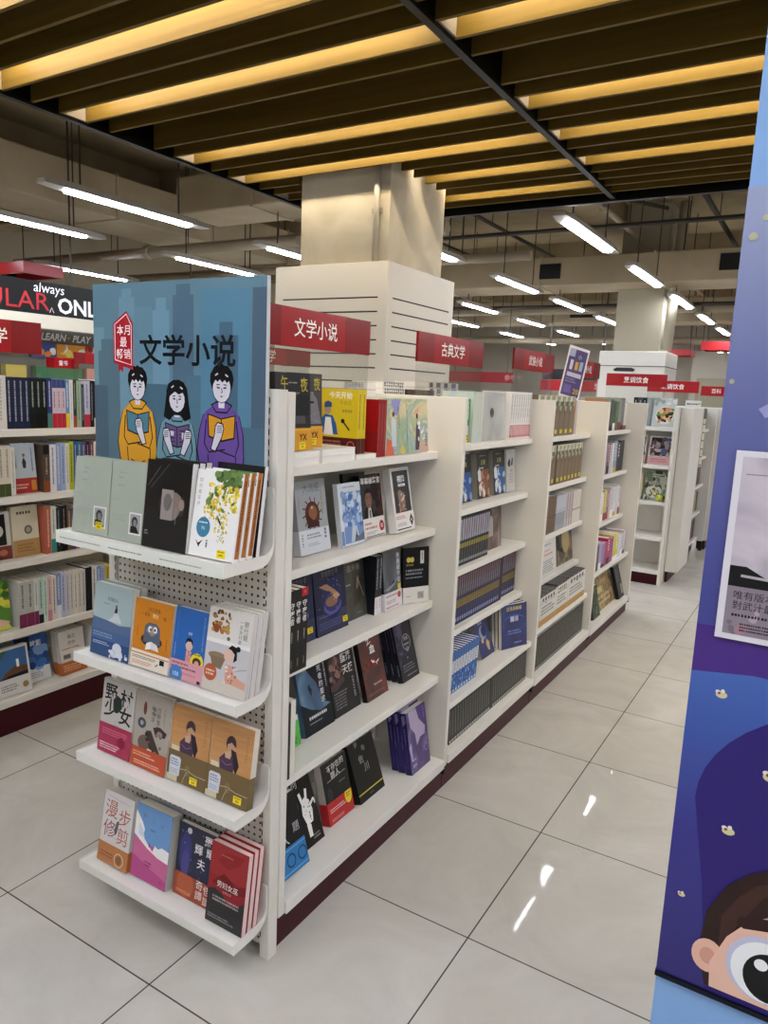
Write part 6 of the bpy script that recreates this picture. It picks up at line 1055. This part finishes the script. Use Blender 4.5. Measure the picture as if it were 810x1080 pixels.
m = MB(); m.extrude([(0, .058), (.02, .07), (.036, .066), (.018, .06)], lambda p, q, t: (p, t, q), -.006, .006, M('5a7a2a', .5)); m.build('leaf', lm)
# side wing and further bays of that run
sw = empty('side_panel_bay', (-1.01, 6.6, 0)); tag(sw, 'white boxed side panel on the aisle side of the magazine bookcase', 'bookcase panel')
MB().box((-.04, -.25, .1), (.06, .25, 1.46), WHITEB).build('panel', sw, bevel=.004)
MB().box((-.035, -.2, 0), (-.02, .25, .1), MAROON).build('plinth', sw)
cs = empty('hanging_hook_strip', (-.93, 6.92, .95)); tag(cs, 'white hanging strip of hooks on the side of the magazine bookcase', 'hook strip')
m = MB(); m.box((-.0195, -.06, 0), (-.016, .08, .42), M('d3cfb8', .4)); m.build('strip', cs)
for k in range(6): MB().box((-.0159, -.06, .02 + k * .07), (.0, -.054, .026 + k * .07), BLACK).build('hook', cs)
b3 = empty('bookcase_bay', (-1.2, 7.5, 0)); tag(b3, 'white bookcase bay behind the boxed side panel, shelves facing the aisle', 'bookcase')
MB().box((-.2, -.62, .1), (-.18, .55, 1.46), WHITEB).build('back_panel', b3)
for y in (-.64, .552): MB().box((-.2, y, .1), (.21, y + .026, 1.465), WHITEB).build('divider_panel', b3, bevel=.003)
for z in (1.25, .98, .70, .42, .14): MB().box((-.179, -.613, z - .025), (.15, .551, z), WHITE).build('shelf', b3)
MB().box((.1, -.62, 0), (.105, .57, .095), MAROON).build('plinth', b3); MB().box((.17, .553, .0), (.205, .577, .0995), BLACK).build('foot_bracket', b3)
cl4 = ['2a2624', '6a2a24', '3a3a30', '8a7a4a', '4a2f2a', '1f2424', '7a3a30', '5a5a48', 'a38f5a', '33261f']
for j, z in enumerate((1.25, .98, .70, .42, .14)):
    row((-1.08, 6.9, z), 90, [(.1, .2, cl4[(i + 3 * j) % 10], [('V', .4, .2, .6, .9, 1, M('8a8470', .4))], f'{["dark", "deep", "shadowy"][i % 3]} magazine block, {ORD[i]} along shelf {["one", "two", "three", "four", "five"][j]} behind the boxed side panel', dict(d=.2)) for i in range(11)], group='magazine blocks behind the side panel')
b4 = empty('side_panel_bay', (-1.01, 8.35, 0)); tag(b4, 'farther white boxed side panel at the end of the aisle', 'bookcase panel')
MB().box((-.06, -.24, .1), (.07, .3, 1.46), WHITEB).build('panel', b4, bevel=.004); MB().box((-.05, -.2, 0), (.03, .25, .1), MAROON).build('plinth', b4)
hk = empty('hook_rail', (-.93, 8.3, .3)); tag(hk, 'pale strip of small packets hanging on the farther side panel', 'hook strip')
m = MB(); m.box((-.0095, -.05, .3), (-.006, .0, 1.1), M('a8a68a', .5)); m.build('rail', hk)
for k in range(9): MB().box((-.0059, -.08, .3 + k * .088), (.02, .03, .37 + k * .088), M(['a5a37f', '8f9a78', 'b5ad88'][k % 3], .4)).build('packet', hk)
book('white magazine with bold black masthead on top of the boxed side panel', (-1.12, 6.46, 1.4752), .18, .012, .012, 'e0dfdb', [], lean=0) if False else None
header_sign('red cookery sign facing the cross aisle on the magazine bookcase', (-1.47, 6.535), .5, '烹调饮食', yaw=0, z0=1.4605, zr=1.62, zt=1.725, edges=False)
header_sign('red cookery sign behind and beyond the first cookery sign', (-1.235, 7.3), .62, '烹调饮食', yaw=0, z0=1.4605, zr=1.62, zt=1.73, edges=False) if False else None
def post_sign(label, x, y, w, text, zr, zt, z0):
    o = header_sign(label, (x, y), w, text, yaw=0, z0=z0, zr=zr, zt=zt, edges=False); return o
post_sign('red cookery sign on the bay behind the boxed side panel', -1.44, 8.055, .5, '烹调饮食', 1.60, 1.715, 1.4655)
wallcase('white low bookcase deep in the shop beneath the third small red sign', -1.42, -1.0, 10.2, 11.4, 1.44)
post_sign('small distant red sign beyond the two cookery signs', -1.30, 10.22, .36, '百科', 1.60, 1.72, 1.4405)
r4 = [('8f8f88', 'grey'), ('b5aa98', 'sand'), ('6a6f72', 'slate'), ('a58a78', 'clay'), ('9aa39a', 'sage'), ('c9b8a3', 'cream')]
b5 = empty('masthead_magazine', (-1.03, 6.50, 1.4607)); tag(b5, 'white magazine with a black masthead standing on the boxed side panel', 'magazine')
m = MB(); m.box((-.02, -.003, 0), (.1, .003, .06), M('dcdbd6', .4)); art(m, [('L', .1, .35, .85, .7, 1, INK), ('E', .9, .6, .05, .06, M('c98a6a', .4))], .12, .06, lambda a, b, l: (a - .02, -.0031 - EPS * l, b)); m.build('cover', b5)

# ------------------------------------------------------------------ big standee at the edge of the picture
st = empty('standee', (.31, 1.1, 0)); tag(st, 'tall blue standee with a big cartoon boy face and firefly night artwork', 'standee')
ox = .31
MB().box((-.44, .006, .0), (.44, .03, 2.02), M('86ade0', .4)).build('backing_board', st)
MB().box((-.40, .031, 0), (.40, .35, .012), M('6f97c0', .5)).build('foot_plate', st)
MB().extrude([(.031, .0121), (.3, .0121), (.031, .9)], lambda p, q, t: (t, p, q), -.02, .02, M('6f97c0', .5)).build('strut', st)
SW, SHh = .88, 1.15
grad = MG('night_print', [(0, '20196a'), (.25, '2c2478'), (.42, '353a8c'), (.55, '454b90'), (.75, '646ba2'), (1, '949dc0')], 'Z', .63, 1.78, .3, .2)
pn = MB(); pn.box((-.44, 0, .63), (.44, .0055, 1.78), grad)
U = lambda x: (x + .13) / SW
V = lambda z: (z - .63) / SHh
mk = lambda pts, c: ('P', [(U(a), V(b)) for a, b in pts], M(c, .3, coat=.2) if isinstance(c, str) else c)
it = [mk([(-.13, 1.19), (.75, 1.24), (.75, 1.06), (-.13, 1.10)], '4a2f80'), mk([(-.13, 1.12), (-.05, 1.13), (.1, 1.125), (.3, 1.14), (.75, 1.12), (.75, .63), (-.13, .63)], MG('wave_print', [(0, '241a70'), (.5, '2a2a86'), (.85, '3657a8'), (1, '4066b4')], 'Z', .63, 1.14, .3, .2))]
cc = []
for i in range(25):
    a = math.pi * (1 - i / 24); cc.append((.16 + .265 * math.cos(a), .93 + .19 * math.sin(a)))
it.append(mk(cc + [(.425, .63), (-.06, .63), (-.082, .80)], '2c1f70'))
fly = lambda x, z, s, tilt=0: [('E', U(x), V(z), .012 * s / SW * 1.0, .008 * s / SW, M('d9cf9a', .3)), ('E', U(x - .008 * s), V(z + .006 * s), .005 * s / SW, .004 * s / SW, M('ece6e0', .3)), ('E', U(x + .002 * s), V(z + .009 * s), .004 * s / SW, .004 * s / SW, M('ece6e0', .3)), ('E', U(x - .005 * s), V(z + .003 * s), .003 * s / SW, .003 * s / SW, M('7a3a30', .3))]
for x, z, s in ((-.087, 1.093, .9), (-.056, .892, 1.), (-.107, .769, .6), (-.012, .99, 1.2), (.2, 1.05, 1.2), (.35, .95, 1.), (.5, 1.08, 1.)): it += fly(x, z, s * .72)
for x, z, s in ((-.117, 1.717, 1.), (-.105, 1.74, .7), (-.122, 1.531, .6), (.1, 1.7, 1.), (.4, 1.65, 1.2)): it.append(('E', U(x), V(z), .0055 * s / SW, .0055 * s / SW, M('b3b394', .3)))
it += [('T', '不', U(-.02), V(1.51), .12, M('9d9fd0', .3), dict(b=.012)), ('T', '怕', U(.12), V(1.53), .12, M('9d9fd0', .3), dict(b=.012)), ('T', '黑', U(.26), V(1.53), .12, M('9d9fd0', .3), dict(b=.012))]
it += [('T', '是不是有光', U(.02), V(1.05), .014, WH)]
# the boy's head: hair, ear, face, brow, eye
HX, HZ = .14, .70
hair = [(-.062, .64), (-.075, .70), (-.07, .76), (-.048, .81), (-.02, .84), (.0, .852), (.02, .875), (.06, .885), (.14, .90), (.24, .885), (.31, .84), (.345, .76), (.35, .70), (.345, .64)]
it += [mk(hair, '3a2320'), mk([(-.05, .70), (-.05, .76), (-.03, .80), (-.01, .825), (.01, .835), (.1, .86), (.0, .81), (-.03, .75)], '4c2f28')]
ear = lambda cx, s: [(cx + .022 * math.cos(t), .688 + .027 * math.sin(t)) for t in [2 * math.pi * i / 20 for i in range(20)]]
it += [mk(ear(-.062, 1), 'e3b5a0'), mk([(a * .5 - .031, .688 * .5 + b * .5) for a, b in ear(-.062, 1)], 'd09a88'), mk(ear(.345, 1), 'e3b5a0')]
face = [(-.055, .64), (-.058, .68), (-.04, .73), (-.015, .765), (.02, .79), (.06, .80), (.14, .805), (.22, .80), (.29, .77), (.33, .72), (.34, .64)]
it += [mk(face, 'e6bba8'), mk([(-.03, .757), (-.028, .768), (-.01, .774), (.03, .785), (.05, .78), (.045, .768), (.01, .76), (-.02, .752)], '3a211e'), mk([(.2, .785), (.25, .79), (.29, .775), (.295, .762), (.25, .77), (.2, .768)], '3a211e')]
el = lambda cx, cz, rx, rz: [(cx + rx * math.cos(t), cz + rz * math.sin(t)) for t in [2 * math.pi * i / 28 for i in range(28)]]
for ex, s in ((.012, 1), (.235, -1)):
    it += [mk(el(ex, .698, .05, .052), 'c3c4dc'), mk(el(ex + .003 * s, .695, .046, .047), 'eef0f3'), mk(el(ex + .008 * s, .688, .034, .038), '16181b'), mk(el(ex - .004, .706, .009, .009), 'f4f5f7')]
it += [mk(el(.125, .652, .02, .012), 'd69a84')]
art(pn, it, SW, SHh, lambda a, b, l: (a - .44, -EPS * 2 * (l + 1), b + .63))
pn.build('printed_panel', st)
MB().box((-.441, -.004, .622), (.441, .0058, .6295), M('14142a', .4)).build('lower_edge', st)
# pasted photo poster on the standee
pq = MB(); qx0, qz0, qw, qh = -.105, 1.178, .30, .262
pq.box((qx0 - ox, -.0062, qz0), (qx0 + qw - ox, -.0044, qz0 + qh), M('dcd9e0', .35))
pht = MN('rosy_photo_print', [(.28, '8f8896'), (.45, 'b9b0bd'), (.6, 'cfc6cf'), (.75, 'c9a3ae')], 9, .35, 1., 5)
art(pq, [('R', .03, .03, .97, .97, pht), ('R', .03, .03, .97, .29, M('8a7f8c', .35)), ('P', [(.03, .29), (.03, .40), (.1, .40), (.2, .34), (.24, .29)], M('232326', .4)), ('K', [(.08, .35), (.2, .345)], M('b5b0b9', .4), .012), ('P', [(.27, .3), (.31, .5), (.37, .56), (.47, .56), (.57, .5), (.59, .3)], M('6f7684', .4)), ('P', [(.29, .4), (.37, .56), (.51, .5), (.35, .42)], M('a3adb9', .4)), ('E', .43, .62, .09, .1, M('3a3c42', .4)), ('K', [(.2, .8), (.16, .72), (.26, .70), (.3, .82)], M('c98f9c', .4), .02), ('S', .05, .04, .95, .16, 30, .022, [M('a8808c', .4), M('77707c', .4), M('b5a3ad', .4)], 6),
         ('T', '唯有版本書得獎', .21, .245, .05, M('2a2630', .4)), ('T', '對武汁最大的影', .21, .19, .05, M('2a2630', .4)), ('L', .06, .125, .6, .15, 1, M('2a2630', .4)), ('L', .1, .05, .3, .1, 3, M('1f1c24', .4)), ('L', .5, .04, .7, .1, 3, M('1f1c24', .4)), ('K', [(.05, .88), (.9, .9)], M('8a8494', .4), .005)], qw, qh, lambda a, b, l: (a + qx0 - ox, -.0063 - EPS * l, b + qz0))
pp_ = pq.build('photo_sheet', st)

# ------------------------------------------------------------------ camera and picture settings
cam = bpy.data.cameras.new('camera'); co = bpy.data.objects.new('camera', cam); COL.objects.link(co); S.camera = co
cam.sensor_fit = 'VERTICAL'; cam.sensor_height = 36; cam.lens = 772.249 / 1080 * 36; cam.clip_start = .02; cam.clip_end = 100
yaw, pit, rol = .540140834, -.165479286, .0437685435
fw = Vector((-math.sin(yaw) * math.cos(pit), math.cos(yaw) * math.cos(pit), math.sin(pit))); rt = Vector((math.cos(yaw), math.sin(yaw), 0)); up = rt.cross(fw)
r2 = rt * math.cos(rol) + up * math.sin(rol); u2 = -rt * math.sin(rol) + up * math.cos(rol)
co.matrix_world = Matrix(((r2.x, u2.x, -fw.x, 0), (r2.y, u2.y, -fw.y, 0), (r2.z, u2.z, -fw.z, 1.5), (0, 0, 0, 1)))
w = bpy.data.worlds.new('world'); S.world = w; w.use_nodes = True
w.node_tree.nodes['Background'].inputs['Color'].default_value = (.02, .02, .02, 1)
vs = S.view_settings; vs.view_transform = 'Standard'; vs.look = 'None'; vs.gamma = 1; vs.use_curve_mapping = False; vs.exposure = EXPO
try:
    S.cycles.use_denoising = True; S.cycles.use_light_tree = True; S.cycles.max_bounces = 8; S.cycles.diffuse_bounces = 4; S.cycles.transparent_max_bounces = 24
    S.cycles.sample_clamp_indirect = 6
except Exception: pass
# ------------------------------------------------------------------ the three hundred books that show largest stay single; the small rest is one object
def thin_out(keep=300):
    bpy.context.view_layer.update(); dg = bpy.context.evaluated_depsgraph_get()
    org = co.matrix_world.translation.copy(); m3 = co.matrix_world.to_3x3(); F = 772.249; hits = {}
    for j in range(0, 1080, 5):
        for i in range(0, 810, 5):
            d = (m3 @ Vector(((i + 2 - 405) / F, (540 - j - 2) / F, -1))).normalized(); o = org
            for _ in range(4):
                ok, p, n, f, ob, mt = S.ray_cast(dg, o, d)
                if ok and ob.name.startswith('acrylic_sheet'): o = p + d * .001; continue
                break
            if ok:
                while ob.parent: ob = ob.parent
                hits[ob.name] = hits.get(ob.name, 0) + 1
    books = [o for o in COL.objects if o.parent is None and o.name.split('.')[0] == 'book']
    books.sort(key=lambda o: (-hits.get(o.name, 0), o.name))
    rest = books[keep:]
    mb = MB()
    for o in rest:
        for q in [o] + list(o.children):
            mw = q.matrix_world; b = len(mb.v); me = q.data
            mb.v += [tuple(mw @ v.co) for v in me.vertices]
            idx = [mb.mi(m) for m in me.materials]
            for p in me.polygons: mb.f.append(tuple(b + i for i in p.vertices)); mb.m.append(idx[p.material_index])
    for o in rest:
        for q in list(o.children): bpy.data.objects.remove(q)
        bpy.data.objects.remove(o)
    s = mb.build('shelved_books'); s['kind'] = 'stuff'; s['label'] = 'the many small, distant and half-hidden books filling the shelves between the plainly seen ones'; s['category'] = 'books'

thin_out()
